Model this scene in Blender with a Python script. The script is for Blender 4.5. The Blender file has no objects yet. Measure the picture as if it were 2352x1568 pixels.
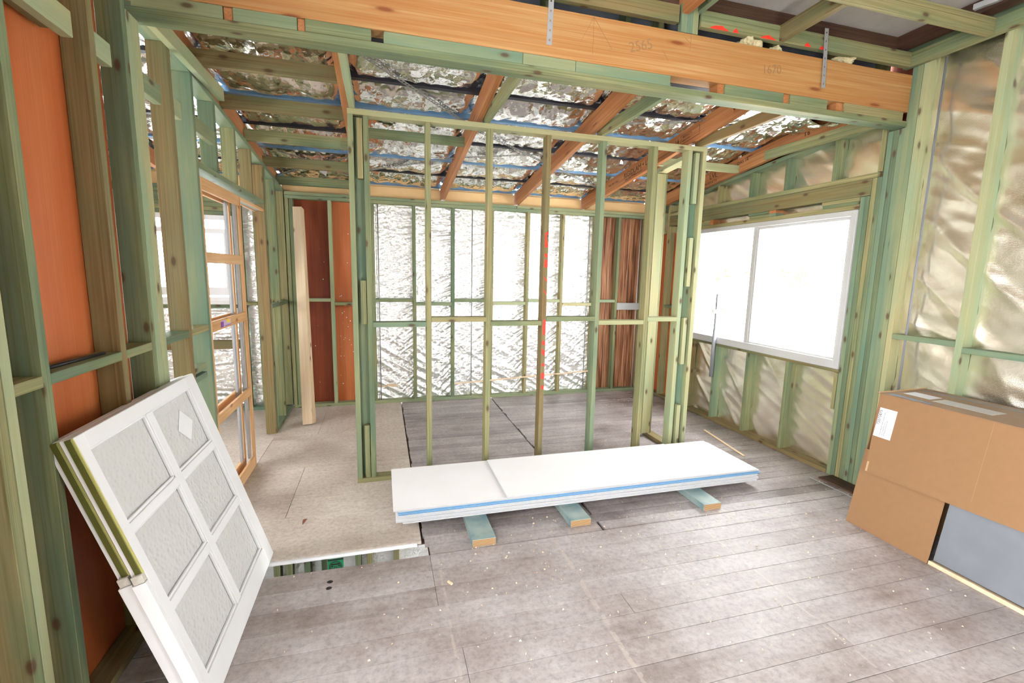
import bpy, bmesh, math, random
from mathutils import Vector, Matrix, noise as mn

random.seed(7)
SC = bpy.context.scene
COL = SC.collection

# ------------------------------------------------------------------ camera
cam_data = bpy.data.cameras.new('camera')
cam = bpy.data.objects.new('camera', cam_data)
COL.objects.link(cam)
cam.matrix_world = Matrix(((0.9627547, 0.01953132, -0.26967002, 0.0),
                           (-0.2695804, 0.14581848, -0.95187361, 0.0),
                           (0.02073153, 0.98911855, 0.14565269, 1.57),
                           (0, 0, 0, 1)))
cam_data.sensor_width = 36.0
cam_data.lens = 1059.42 / 2352 * 36.0
cam_data.clip_start = 0.02
SC.camera = cam

# ------------------------------------------------------------------ world, lights, exposure
world = bpy.data.worlds.new('world')
SC.world = world
world.use_nodes = True
wn = world.node_tree.nodes
wn['Background'].inputs['Color'].default_value = (0.975, 0.985, 1.0, 1)
wn['Background'].inputs['Strength'].default_value = 12.0

def area(name, loc, rot, sx, sy, power, color=(1, 1, 1)):
    d = bpy.data.lights.new(name, 'AREA')
    d.shape = 'RECTANGLE'; d.size = sx; d.size_y = sy; d.energy = power; d.color = color
    o = bpy.data.objects.new(name, d); COL.objects.link(o)
    o.location = loc; o.rotation_euler = rot
    return o

sun_d = bpy.data.lights.new('sun', 'SUN'); sun_d.energy = 4.0; sun_d.angle = math.radians(2); sun_d.color = (1, 0.95, 0.86)
sun = bpy.data.objects.new('sun', sun_d); COL.objects.link(sun)
sun.rotation_euler = (math.radians(-4), math.radians(-37), 0)
# sampling portals, one in a corner opening added for light (they emit nothing themselves)
for nm, loc, rot, sx, sy in (('window_portal', (3.60, 3.68, 1.48), (0, math.radians(90), 0), 1.25, 1.85),
                             ('corner_opening_portal', (-1.12, -0.06, 1.6), (0, math.radians(-90), 0), 3.2, 1.15),
                             ('side_window_portal', (-1.93, 5.70, 1.64), (math.radians(-90), 0, 0), 0.9, 0.95)):
    area(nm, loc, rot, sx, sy, 0).data.cycles.is_portal = True
SC.view_settings.view_transform = 'Standard'
SC.view_settings.look = 'None'
SC.view_settings.gamma = 1.0
SC.view_settings.use_curve_mapping = False
SC.view_settings.exposure = 0.88

SC.cycles.max_bounces = 6; SC.cycles.diffuse_bounces = 3; SC.cycles.glossy_bounces = 3; SC.cycles.transmission_bounces = 4
SC.cycles.transparent_max_bounces = 8;
SC.cycles.use_adaptive_sampling = True; SC.cycles.adaptive_threshold = 0.09; SC.cycles.adaptive_min_samples = 20; SC.cycles.sample_clamp_indirect = 8

# ------------------------------------------------------------------ material helpers
def newmat(name):
    m = bpy.data.materials.new(name); m.use_nodes = True
    return m, m.node_tree.nodes, m.node_tree.links, m.node_tree.nodes['Principled BSDF']

def N(nodes, t, **kw):
    n = nodes.new(t)
    for k, v in kw.items(): setattr(n, k, v)
    return n

def ramp(nodes, stops):
    r = nodes.new('ShaderNodeValToRGB')
    e = r.color_ramp.elements
    while len(e) < len(stops): e.new(0.5)
    for i, (p, c) in enumerate(stops):
        e[i].position = p
        e[i].color = (c, c, c, 1) if isinstance(c, (int, float)) else (*c, 1)
    return r

def mix(nodes, links, fac, a, b, blend='MIX'):
    m = nodes.new('ShaderNodeMix'); m.data_type = 'RGBA'; m.blend_type = blend
    if isinstance(fac, (int, float)): m.inputs[0].default_value = fac
    else: links.new(fac, m.inputs[0])
    for k, v in ((6, a), (7, b)):
        if isinstance(v, tuple): m.inputs[k].default_value = (*v, 1)
        else: links.new(v, m.inputs[k])
    return m.outputs[2]

def math_n(nodes, links, op, a, b=None, clamp=False):
    m = nodes.new('ShaderNodeMath'); m.operation = op; m.use_clamp = clamp
    for k, v in ((0, a), (1, b)):
        if v is None: continue
        if isinstance(v, (int, float)): m.inputs[k].default_value = v
        else: links.new(v, m.inputs[k])
    return m.outputs[0]

def wood(name, stops, grain=0.35, knot=(0.085, 0.04, 0.022), knot_amt=0.42, rough=0.62, tint=0.35, stretch=(1.3, 9, 9),
         line=(0.25, 0.16, 0.07), knot_scale=(3.6, 8, 8), bump=0.12):
    """timber; local X of every piece runs along the grain"""
    m, n, l, b = newmat(name)
    tc = N(n, 'ShaderNodeTexCoord'); oi = N(n, 'ShaderNodeObjectInfo')
    add = N(n, 'ShaderNodeVectorMath', operation='MULTIPLY_ADD')
    cmb = N(n, 'ShaderNodeCombineXYZ')
    l.new(oi.outputs['Random'], cmb.inputs[0]); l.new(oi.outputs['Random'], cmb.inputs[1]); l.new(oi.outputs['Random'], cmb.inputs[2])
    l.new(cmb.outputs[0], add.inputs[0]); add.inputs[1].default_value = (37, 61, 83); l.new(tc.outputs['Object'], add.inputs[2])
    def mapped(s):
        mp = N(n, 'ShaderNodeVectorMath', operation='MULTIPLY'); l.new(add.outputs[0], mp.inputs[0]); mp.inputs[1].default_value = s
        return mp.outputs[0]
    t1 = N(n, 'ShaderNodeTexNoise'); t1.inputs['Scale'].default_value = 1.0; t1.inputs['Detail'].default_value = 3; l.new(mapped(stretch), t1.inputs['Vector'])
    off = math_n(n, l, 'MULTIPLY_ADD', oi.outputs['Random'], tint)
    off.node.inputs[2].default_value = -tint / 2
    v = math_n(n, l, 'ADD', t1.outputs['Fac'], off, True)
    r1 = ramp(n, stops); l.new(v, r1.inputs[0])
    t2 = N(n, 'ShaderNodeTexNoise'); t2.inputs['Scale'].default_value = 1.0; t2.inputs['Detail'].default_value = 2; t2.inputs['Distortion'].default_value = 0.4
    l.new(mapped((2.2, 95, 95)), t2.inputs['Vector'])
    r2 = ramp(n, [(0.38, 1.0), (0.66, 0.0)]); l.new(t2.outputs['Fac'], r2.inputs[0])
    g = math_n(n, l, 'MULTIPLY', r2.outputs[0], grain)
    c = mix(n, l, g, r1.outputs[0], line, 'MIX')
    t4 = N(n, 'ShaderNodeTexNoise'); t4.inputs['Scale'].default_value = 1.0; t4.inputs['Detail'].default_value = 1; t4.inputs['Distortion'].default_value = 0.3
    l.new(mapped((0.9, 150, 150)), t4.inputs['Vector'])
    r4 = ramp(n, [(0.33, 1.0), (0.42, 0.0)]); l.new(t4.outputs['Fac'], r4.inputs[0])
    c = mix(n, l, math_n(n, l, 'MULTIPLY', r4.outputs[0], min(0.75, grain * 1.3)), c, line, 'MIX')
    sx = N(n, 'ShaderNodeSeparateXYZ'); l.new(mapped(knot_scale), sx.inputs[0]); cx = N(n, 'ShaderNodeCombineXYZ')
    l.new(sx.outputs[0], cx.inputs[0]); l.new(math_n(n, l, 'ADD', sx.outputs[1], sx.outputs[2]), cx.inputs[1])
    vo = N(n, 'ShaderNodeTexVoronoi', voronoi_dimensions='2D'); vo.inputs['Scale'].default_value = 1.0; l.new(cx.outputs[0], vo.inputs['Vector'])
    k1 = ramp(n, [(0.05, 1.0), (0.085, 0.6), (0.10, 0.25), (0.17, 0.0)]); l.new(vo.outputs['Distance'], k1.inputs[0])
    sep = N(n, 'ShaderNodeSeparateColor'); l.new(vo.outputs['Color'], sep.inputs[0])
    kk = math_n(n, l, 'GREATER_THAN', sep.outputs[0], 1 - knot_amt)
    kf = math_n(n, l, 'MULTIPLY', k1.outputs[0], kk)
    kf = math_n(n, l, 'MULTIPLY', kf, 0.85)
    c = mix(n, l, kf, c, knot)
    l.new(c, b.inputs['Base Color'])
    b.inputs['Roughness'].default_value = rough
    b.inputs['Specular IOR Level'].default_value = 0.3
    bp = N(n, 'ShaderNodeBump'); bp.inputs['Strength'].default_value = bump; bp.inputs['Distance'].default_value = 0.002
    l.new(t2.outputs['Fac'], bp.inputs['Height']); l.new(bp.outputs[0], b.inputs['Normal'])
    return m

def plain(name, col, rough=0.5, metal=0.0, noise_amt=0.0, noise_scale=20, col2=None, bump=0.0, spec=0.4, world_space=False):
    m, n, l, b = newmat(name)
    b.inputs['Roughness'].default_value = rough; b.inputs['Metallic'].default_value = metal
    b.inputs['Specular IOR Level'].default_value = spec
    tc = N(n, 'ShaderNodeTexCoord')
    t = N(n, 'ShaderNodeTexNoise'); t.inputs['Scale'].default_value = noise_scale; t.inputs['Detail'].default_value = 5
    l.new(tc.outputs['Object'], t.inputs['Vector'])
    c2 = col2 or tuple(x * 0.8 for x in col)
    r = ramp(n, [(0.35, 0.0), (0.68, 1.0)]); l.new(t.outputs['Fac'], r.inputs[0])
    f = math_n(n, l, 'MULTIPLY', r.outputs[0], noise_amt)
    l.new(mix(n, l, f, col, c2), b.inputs['Base Color'])
    if bump:
        bp = N(n, 'ShaderNodeBump'); bp.inputs['Strength'].default_value = bump; bp.inputs['Distance'].default_value = 0.003
        l.new(t.outputs['Fac'], bp.inputs['Height']); l.new(bp.outputs[0], b.inputs['Normal'])
    return m

GREEN = wood('treated_pine', [(0.26, (0.135, 0.205, 0.135)), (0.42, (0.215, 0.260, 0.140)), (0.56, (0.305, 0.305, 0.155)), (0.72, (0.37, 0.315, 0.155))],
             grain=0.42, line=(0.12, 0.125, 0.045), tint=0.5)
GREEN_TEAL = wood('treated_pine_teal', [(0.3, (0.145, 0.235, 0.170)), (0.5, (0.215, 0.275, 0.170)), (0.7, (0.31, 0.325, 0.175))], grain=0.25, line=(0.14, 0.2, 0.1), tint=0.3)
GREEN_BROWN = wood('treated_pine_brown', [(0.28, (0.17, 0.20, 0.10)), (0.5, (0.235, 0.205, 0.095)), (0.7, (0.28, 0.19, 0.08))], grain=0.4, line=(0.14, 0.08, 0.03), tint=0.3)
GREEN_PALE = wood('treated_pine_pale', [(0.28, (0.29, 0.39, 0.25)), (0.5, (0.39, 0.41, 0.235)), (0.7, (0.46, 0.41, 0.22))], grain=0.25, line=(0.3, 0.3, 0.14), tint=0.3)
LVL = wood('laminated_beam', [(0.3, (0.43, 0.225, 0.085)), (0.5, (0.50, 0.285, 0.115)), (0.7, (0.56, 0.345, 0.155))], grain=0.65, line=(0.42, 0.17, 0.045),
           knot=(0.22, 0.05, 0.015), knot_amt=0.3, tint=0.15, stretch=(0.8, 30, 30), knot_scale=(2.0, 9, 9), rough=0.5)
RAFT = wood('rafter_laminate', [(0.3, (0.38, 0.155, 0.058)), (0.5, (0.47, 0.21, 0.082)), (0.7, (0.54, 0.27, 0.115))], grain=0.4, line=(0.3, 0.08, 0.02),
            knot=(0.16, 0.04, 0.015), knot_amt=0.2, tint=0.15, stretch=(0.8, 12, 12), knot_scale=(1.8, 14, 14), rough=0.5)
PINE = wood('bare_pine', [(0.3, (0.64, 0.36, 0.155)), (0.5, (0.72, 0.44, 0.22)), (0.7, (0.78, 0.52, 0.29))], grain=0.35, line=(0.55, 0.26, 0.1), knot=(0.3, 0.12, 0.05), knot_amt=0.3, tint=0.2)
PINE_PALE = wood('pale_pine', [(0.3, (0.66, 0.48, 0.30)), (0.5, (0.74, 0.58, 0.39)), (0.7, (0.78, 0.64, 0.46))], grain=0.25, line=(0.6, 0.4, 0.22), knot=(0.25, 0.14, 0.07), knot_amt=0.45, tint=0.2)
OLDWOOD = wood('old_dark_timber', [(0.3, (0.05, 0.025, 0.018)), (0.5, (0.09, 0.045, 0.03)), (0.7, (0.13, 0.07, 0.045))], grain=0.4, line=(0.03, 0.015, 0.01), knot_amt=0.1)
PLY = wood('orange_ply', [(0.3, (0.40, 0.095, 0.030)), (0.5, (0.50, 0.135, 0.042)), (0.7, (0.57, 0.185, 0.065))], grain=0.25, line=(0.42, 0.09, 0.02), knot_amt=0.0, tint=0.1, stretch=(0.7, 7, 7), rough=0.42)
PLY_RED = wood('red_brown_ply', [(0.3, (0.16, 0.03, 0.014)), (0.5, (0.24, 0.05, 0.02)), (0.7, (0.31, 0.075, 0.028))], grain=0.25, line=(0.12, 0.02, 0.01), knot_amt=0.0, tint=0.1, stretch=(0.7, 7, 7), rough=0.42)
ZEBRA = wood('striped_hardwood', [(0.38, (0.13, 0.045, 0.02)), (0.46, (0.50, 0.22, 0.10)), (0.56, (0.62, 0.33, 0.17)), (0.66, (0.30, 0.11, 0.05))], grain=0.75, line=(0.13, 0.045, 0.02), knot_amt=0.0, tint=0.1, stretch=(1.1, 26, 26))
FASCIA = plain('cream_blocking', (0.80, 0.55, 0.27), 0.6, noise_amt=0.4, col2=(0.74, 0.47, 0.21), noise_scale=6)
STEEL = plain('galvanised_steel', (0.55, 0.57, 0.59), 0.4, 0.6, 0.5, 30, (0.45, 0.47, 0.5))
DULLSTEEL = plain('dull_steel_strap', (0.30, 0.31, 0.30), 0.5, 0.4, 0.5, 40, (0.2, 0.2, 0.19))
PURLIN_DARK = plain('dark_purlin', (0.035, 0.037, 0.05), 0.45, 0.2, 0.5, 10)
PURLIN_BLUE = plain('blue_purlin', (0.16, 0.33, 0.56), 0.35, 0.2, 0.4, 12, (0.25, 0.45, 0.68))
WHITE = plain('white_paint', (0.84, 0.85, 0.87), 0.35, 0, 0.15, 8)
WINFRAME = plain('window_frame_white', (0.50, 0.50, 0.50), 0.5, 0, 0.15, 8)
GREYSHEET = plain('blue_grey_sheet', (0.20, 0.23, 0.28), 0.7, 0, 0.4, 5)
OLDCEIL = plain('old_ceiling_sheet', (0.44, 0.42, 0.40), 0.8, 0, 0.6, 9, (0.36, 0.34, 0.32))
CARD = plain('cardboard', (0.31, 0.170, 0.080), 0.85, 0, 0.4, 25, (0.275, 0.148, 0.068), bump=0.05)
CARD_IN = plain('cardboard_edge', (0.55, 0.36, 0.2), 0.8, 0, 0.5, 60)
SHEETMETAL = plain('grey_sheet_metal', (0.31, 0.335, 0.37), 0.38, 0.5, 0.6, 6, (0.25, 0.27, 0.30))
LABEL = plain('white_label_paper', (0.78, 0.79, 0.84), 0.6)
BLACKINK = plain('black_ink', (0.03, 0.03, 0.03), 0.7)
BROWNINK = plain('stamped_ink', (0.06, 0.025, 0.015), 0.7)
PENCIL = plain('pencil', (0.33, 0.18, 0.085), 0.7)
BLUEINK = plain('blue_print', (0.22, 0.36, 0.55), 0.6)
REDPAINT = plain('red_spray_paint', (0.85, 0.04, 0.02), 0.5, 0, 0.3, 30, (0.75, 0.08, 0.04))
TUFT = plain('glasswool', (0.66, 0.58, 0.36), 0.9, 0, 0.7, 40, (0.5, 0.42, 0.22), bump=0.6)
PLASTIC = plain('grey_pvc', (0.24, 0.25, 0.28), 0.35, 0, 0.2, 10)
RUST = plain('rusty_clamp', (0.32, 0.12, 0.07), 0.7, 0.3, 0.8, 60)
GYP = plain('plasterboard_face', (0.88, 0.88, 0.89), 0.5, 0, 0.35, 3.5, (0.82, 0.80, 0.78))
GYP_EDGE = plain('plasterboard_edge', (0.50, 0.52, 0.56), 0.7, 0, 0.6, 30, (0.55, 0.54, 0.52))
GYP_BLUE = plain('plasterboard_blue_edge', (0.07, 0.28, 0.56), 0.6, 0, 0.4, 30, (0.14, 0.36, 0.6))
GYP_BEIGE = plain('plasterboard_beige', (0.66, 0.60, 0.54), 0.7, 0, 0.6, 12)
TEALPAINT = plain('teal_painted_bearer', (0.13, 0.235, 0.25), 0.5, 0, 0.9, 7, (0.36, 0.42, 0.38))
PLYEND = None
DIRT = plain('ground_dirt', (0.42, 0.38, 0.33), 0.9, 0, 0.6, 1.5)
OUTGROUND = plain('outside_concrete', (0.8, 0.8, 0.78), 0.9, 0, 0.3, 1.5)
LEAFMAT = plain('sunlit_foliage', (0.42, 0.50, 0.030), 0.9, 0, 0.6, 3, (0.25, 0.34, 0.022), spec=0.0)
LEAFGREEN = plain('green_plastic_tag', (0.02, 0.36, 0.14), 0.4)
DEADLEAF = plain('dead_leaf_brown', (0.22, 0.07, 0.04), 0.7, 0, 0.5, 60)
SHAVING = plain('wood_shaving', (0.74, 0.62, 0.45), 0.8)
GOLD = plain('brassy_weather_strip', (0.17, 0.18, 0.05), 0.35, 0.6, 0.3, 20, (0.10, 0.13, 0.035))
CLEAR = plain('cloudy_plastic', (0.66, 0.64, 0.58), 0.25, 0, 0.5, 60, (0.4, 0.36, 0.32))
PURPLE = plain('purple_print', (0.22, 0.06, 0.34), 0.5)
YELLOW = plain('yellow_print', (0.85, 0.62, 0.06), 0.5)
LILAC = plain('lilac_print', (0.55, 0.42, 0.66), 0.5)
BLUEPLASTIC = plain('blue_mesh_fence', (0.008, 0.03, 0.5), 0.8, spec=0.0)
BLACKPL = plain('black_plastic', (0.02, 0.02, 0.022), 0.4)

# laminated end grain of the bearers
PLYEND, n, l, b = newmat('ply_end_grain')
tc = N(n, 'ShaderNodeTexCoord'); wv = N(n, 'ShaderNodeTexWave', wave_type='BANDS', bands_direction='Z')
wv.inputs['Scale'].default_value = 42; wv.inputs['Distortion'].default_value = 0.6
l.new(tc.outputs['Object'], wv.inputs['Vector'])
r = ramp(n, [(0.3, (0.20, 0.10, 0.04)), (0.6, (0.56, 0.36, 0.18))]); l.new(wv.outputs['Fac'], r.inputs[0]); l.new(r.outputs[0], b.inputs['Base Color'])
b.inputs['Roughness'].default_value = 0.8

def foil(name, col, rough, s1, b1, s2, b2, weave=0.0, metal=1.0, warm=None, facets=()):
    m, n, l, b = newmat(name)
    b.inputs['Metallic'].default_value = metal
    tc = N(n, 'ShaderNodeTexCoord')
    t1 = N(n, 'ShaderNodeTexNoise'); t1.inputs['Scale'].default_value = s1; t1.inputs['Detail'].default_value = 4; t1.inputs['Distortion'].default_value = 1.2
    t2 = N(n, 'ShaderNodeTexVoronoi', feature='SMOOTH_F1'); t2.inputs['Scale'].default_value = s2; t2.inputs['Smoothness'].default_value = 0.25
    l.new(tc.outputs['Object'], t1.inputs['Vector'])
    dist = N(n, 'ShaderNodeVectorMath', operation='MULTIPLY_ADD'); l.new(t1.outputs['Color'], dist.inputs[0]); dist.inputs[1].default_value = (0.12,) * 3
    l.new(tc.outputs['Object'], dist.inputs[2]); l.new(dist.outputs[0], t2.inputs['Vector'])
    bp1 = N(n, 'ShaderNodeBump'); bp1.inputs['Strength'].default_value = b1; bp1.inputs['Distance'].default_value = 0.02
    bp2 = N(n, 'ShaderNodeBump'); bp2.inputs['Strength'].default_value = b2; bp2.inputs['Distance'].default_value = 0.01
    l.new(t1.outputs['Fac'], bp1.inputs['Height']); l.new(t2.outputs['Distance'], bp2.inputs['Height']); l.new(bp1.outputs[0], bp2.inputs['Normal'])
    last = bp2
    if weave:
        w = N(n, 'ShaderNodeTexWave', wave_type='BANDS', bands_direction='Z'); w.inputs['Scale'].default_value = 60; w.inputs['Distortion'].default_value = 1
        l.new(tc.outputs['Object'], w.inputs['Vector'])
        bp3 = N(n, 'ShaderNodeBump'); bp3.inputs['Strength'].default_value = weave; bp3.inputs['Distance'].default_value = 0.002
        l.new(w.outputs['Fac'], bp3.inputs['Height']); l.new(bp2.outputs[0], bp3.inputs['Normal']); last = bp3
    nrm = last.outputs[0]
    if facets:      # crumpled foil: small flat facets, each tilted its own way
        tot = None
        dist2 = N(n, 'ShaderNodeVectorMath', operation='MULTIPLY_ADD'); l.new(t1.outputs['Color'], dist2.inputs[0]); dist2.inputs[1].default_value = (0.03,) * 3; l.new(tc.outputs['Object'], dist2.inputs[2])
        for sc_, amt, st in facets:
            mp = N(n, 'ShaderNodeVectorMath', operation='MULTIPLY'); l.new(dist2.outputs[0], mp.inputs[0]); mp.inputs[1].default_value = tuple(sc_ * q for q in st)
            vv = N(n, 'ShaderNodeTexVoronoi'); vv.inputs['Scale'].default_value = 1; vv.inputs['Randomness'].default_value = 1; l.new(mp.outputs[0], vv.inputs['Vector'])
            sb = N(n, 'ShaderNodeVectorMath', operation='SUBTRACT'); l.new(vv.outputs['Color'], sb.inputs[0]); sb.inputs[1].default_value = (0.5,) * 3
            sc2 = N(n, 'ShaderNodeVectorMath', operation='SCALE'); l.new(sb.outputs[0], sc2.inputs[0]); sc2.inputs['Scale'].default_value = amt
            if tot is None: tot = sc2.outputs[0]
            else:
                ad = N(n, 'ShaderNodeVectorMath', operation='ADD'); l.new(tot, ad.inputs[0]); l.new(sc2.outputs[0], ad.inputs[1]); tot = ad.outputs[0]
        ad = N(n, 'ShaderNodeVectorMath', operation='ADD'); l.new(nrm, ad.inputs[0]); l.new(tot, ad.inputs[1])
        nz = N(n, 'ShaderNodeVectorMath', operation='NORMALIZE'); l.new(ad.outputs[0], nz.inputs[0]); nrm = nz.outputs[0]
    l.new(nrm, b.inputs['Normal'])
    r = ramp(n, [(0.3, col), (0.7, warm or col)]); l.new(t1.outputs['Fac'], r.inputs[0]); l.new(r.outputs[0], b.inputs['Base Color'])
    b.inputs['Roughness'].default_value = rough
    return m
FOIL_ROOF = foil('roof_sarking_foil', (0.96, 0.96, 0.95), 0.16, 7, 0.25, 30, 0.1, facets=((6, 0.30, (1.6, 1, 1)), (15, 0.24, (1.5, 0.8, 1)), (40, 0.14, (1, 1, 1))))
FOIL_BACK = foil('wall_wrap_bright', (0.95, 0.96, 0.96), 0.34, 7, 0.25, 45, 0.2, weave=0.1, metal=0.8, facets=((60, 0.3, (1, 1, 1.8)),))
FOIL_WARM = foil('wall_wrap_warm', (0.84, 0.77, 0.63), 0.27, 3, 0.12, 60, 0.03, weave=0.1, metal=0.95, warm=(0.90, 0.86, 0.76))

def glass_mat():
    m = bpy.data.materials.new('clear_glass'); m.use_nodes = True
    n, l = m.node_tree.nodes, m.node_tree.links
    n.remove(n['Principled BSDF'])
    tr = N(n, 'ShaderNodeBsdfTransparent'); gl = N(n, 'ShaderNodeBsdfGlossy'); gl.inputs['Roughness'].default_value = 0.02
    mx = N(n, 'ShaderNodeMixShader'); mx.inputs[0].default_value = 0.05
    l.new(tr.outputs[0], mx.inputs[1]); l.new(gl.outputs[0], mx.inputs[2]); l.new(mx.outputs[0], n['Material Output'].inputs[0])
    return m
GLASS = glass_mat()
OBSC, n, l, b = newmat('obscure_glass')
b.inputs['Base Color'].default_value = (0.95, 0.96, 0.95, 1); b.inputs['Roughness'].default_value = 0.2; b.inputs['Transmission Weight'].default_value = 0.4
b.inputs['IOR'].default_value = 1.2
tc = N(n, 'ShaderNodeTexCoord'); v = N(n, 'ShaderNodeTexVoronoi', feature='SMOOTH_F1'); v.inputs['Scale'].default_value = 60; l.new(tc.outputs['Object'], v.inputs['Vector'])
bp = N(n, 'ShaderNodeBump'); bp.inputs['Strength'].default_value = 0.8; bp.inputs['Distance'].default_value = 0.005; l.new(v.outputs['Distance'], bp.inputs['Height']); l.new(bp.outputs[0], b.inputs['Normal'])

def floor_mat(name, stops, rough=0.45, chalk=True):
    """worn floorboards: local X along the board, wear in world space"""
    m, n, l, b = newmat(name)
    tc = N(n, 'ShaderNodeTexCoord'); oi = N(n, 'ShaderNodeObjectInfo'); geo = N(n, 'ShaderNodeNewGeometry')
    cmb = N(n, 'ShaderNodeCombineXYZ')
    for i in range(3): l.new(oi.outputs['Random'], cmb.inputs[i])
    add = N(n, 'ShaderNodeVectorMath', operation='MULTIPLY_ADD'); l.new(cmb.outputs[0], add.inputs[0]); add.inputs[1].default_value = (37, 61, 83); l.new(tc.outputs['Object'], add.inputs[2])
    mp = N(n, 'ShaderNodeVectorMath', operation='MULTIPLY'); l.new(add.outputs[0], mp.inputs[0]); mp.inputs[1].default_value = (2.0, 22, 22)
    t1 = N(n, 'ShaderNodeTexNoise'); t1.inputs['Scale'].default_value = 1; t1.inputs['Detail'].default_value = 6; l.new(mp.outputs[0], t1.inputs['Vector'])
    t3 = N(n, 'ShaderNodeTexNoise'); t3.inputs['Scale'].default_value = 2.2; t3.inputs['Detail'].default_value = 9; t3.inputs['Roughness'].default_value = 0.62; l.new(geo.outputs['Position'], t3.inputs['Vector'])
    v1 = math_n(n, l, 'MULTIPLY', t1.outputs['Fac'], 0.22); v2 = math_n(n, l, 'MULTIPLY', t3.outputs['Fac'], 0.78); v3 = math_n(n, l, 'ADD', v1, v2)
    o = math_n(n, l, 'MULTIPLY_ADD', oi.outputs['Random'], 0.12); o.node.inputs[2].default_value = -0.06
    v4 = math_n(n, l, 'ADD', v3, o, True)
    r = ramp(n, stops); l.new(v4, r.inputs[0]); c = r.outputs[0]
    t6 = N(n, 'ShaderNodeTexNoise'); t6.inputs['Scale'].default_value = 38; t6.inputs['Detail'].default_value = 6; t6.inputs['Roughness'].default_value = 0.7; l.new(geo.outputs['Position'], t6.inputs['Vector'])
    r6 = ramp(n, [(0.36, 0.74), (0.50, 1.0), (0.66, 1.16)]); l.new(t6.outputs['Fac'], r6.inputs[0])
    c = mix(n, l, 0.8, c, r6.outputs[0], 'MULTIPLY')
    # paint specks and dust
    vo = N(n, 'ShaderNodeTexVoronoi'); vo.inputs['Scale'].default_value = 13; l.new(geo.outputs['Position'], vo.inputs['Vector'])
    s1 = ramp(n, [(0.055, 1.0), (0.10, 0.0)]); l.new(vo.outputs['Distance'], s1.inputs[0])
    sep = N(n, 'ShaderNodeSeparateColor'); l.new(vo.outputs['Color'], sep.inputs[0]); g = math_n(n, l, 'GREATER_THAN', sep.outputs[0], 0.62)
    f = math_n(n, l, 'MULTIPLY', s1.outputs[0], g); f = math_n(n, l, 'MULTIPLY', f, 0.8)
    c = mix(n, l, f, c, (0.66, 0.62, 0.58))
    vo2 = N(n, 'ShaderNodeTexVoronoi'); vo2.inputs['Scale'].default_value = 60; l.new(geo.outputs['Position'], vo2.inputs['Vector'])
    s2 = ramp(n, [(0.08, 1.0), (0.14, 0.0)]); l.new(vo2.outputs['Distance'], s2.inputs[0])
    sep2 = N(n, 'ShaderNodeSeparateColor'); l.new(vo2.outputs['Color'], sep2.inputs[0]); g2 = math_n(n, l, 'GREATER_THAN', sep2.outputs[0], 0.7)
    f2 = math_n(n, l, 'MULTIPLY', s2.outputs[0], g2); f2 = math_n(n, l, 'MULTIPLY', f2, 0.6)
    c = mix(n, l, f2, c, (0.60, 0.54, 0.46))
    if chalk:
        sp = N(n, 'ShaderNodeSeparateXYZ'); l.new(geo.outputs['Position'], sp.inputs[0])
        t5 = N(n, 'ShaderNodeTexNoise'); t5.inputs['Scale'].default_value = 14; t5.inputs['Detail'].default_value = 3; l.new(geo.outputs['Position'], t5.inputs['Vector'])
        for x0, w in ((0.27, 0.006), (0.965, 0.012), (1.93, 0.005)):
            wob = math_n(n, l, 'MULTIPLY_ADD', t3.outputs['Fac'], 0.05); wob.node.inputs[2].default_value = x0 - 0.025
            dx = math_n(n, l, 'SUBTRACT', sp.outputs[0], wob); dx = math_n(n, l, 'ABSOLUTE', dx)
            k = math_n(n, l, 'LESS_THAN', dx, w)
            t = math_n(n, l, 'GREATER_THAN', t5.outputs['Fac'], 0.47); k = math_n(n, l, 'MULTIPLY', k, t)
            y = math_n(n, l, 'LESS_THAN', sp.outputs[1], 2.38); k = math_n(n, l, 'MULTIPLY', k, y); k = math_n(n, l, 'MULTIPLY', k, 0.38)
            c = mix(n, l, k, c, (0.55, 0.48, 0.42))
    l.new(c, b.inputs['Base Color'])
    rr = ramp(n, [(0.3, rough - 0.08), (0.7, rough + 0.15)]); l.new(t3.outputs['Fac'], rr.inputs[0]); l.new(rr.outputs[0], b.inputs['Roughness'])
    bp = N(n, 'ShaderNodeBump'); bp.inputs['Strength'].default_value = 0.15; bp.inputs['Distance'].default_value = 0.002; l.new(t1.outputs['Fac'], bp.inputs['Height']); l.new(bp.outputs[0], b.inputs['Normal'])
    return m
BOARD = floor_mat('worn_floorboard', [(0.36, (0.24, 0.195, 0.18)), (0.46, (0.335, 0.29, 0.275)), (0.56, (0.395, 0.355, 0.345)), (0.66, (0.48, 0.445, 0.435))])
BOARD_OLD = floor_mat('dark_old_floorboard', [(0.36, (0.17, 0.14, 0.135)), (0.46, (0.28, 0.24, 0.23)), (0.56, (0.35, 0.31, 0.30)), (0.66, (0.44, 0.39, 0.375))], chalk=False)
CHIP = floor_mat('chipboard_floor', [(0.34, (0.40, 0.33, 0.27)), (0.45, (0.49, 0.42, 0.355)), (0.56, (0.55, 0.48, 0.415)), (0.68, (0.62, 0.56, 0.50))], rough=0.6, chalk=False)

# ------------------------------------------------------------------ object helpers
W = {}
_cache = {}
def label(o, lab=None, cat=None, group=None, kind=None):
    if lab: o['label'] = lab
    if cat: o['category'] = cat
    if group: o['group'] = group
    if kind: o['kind'] = kind
    return o

def empty(name, loc=(0, 0, 0), M=None, **kw):
    o = bpy.data.objects.new(name, None); COL.objects.link(o)
    o.empty_display_size = 0.1
    M = M or Matrix.Translation(loc)
    o.matrix_world = M; W[o] = M.copy()
    return label(o, **kw)

def place(name, mesh, M, parent=None):
    o = bpy.data.objects.new(name, mesh); COL.objects.link(o)
    W[o] = M.copy()
    if parent is not None:
        o.parent = parent
        o.matrix_basis = W[parent].inverted() @ M
    else:
        o.matrix_basis = M
    return o

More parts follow.
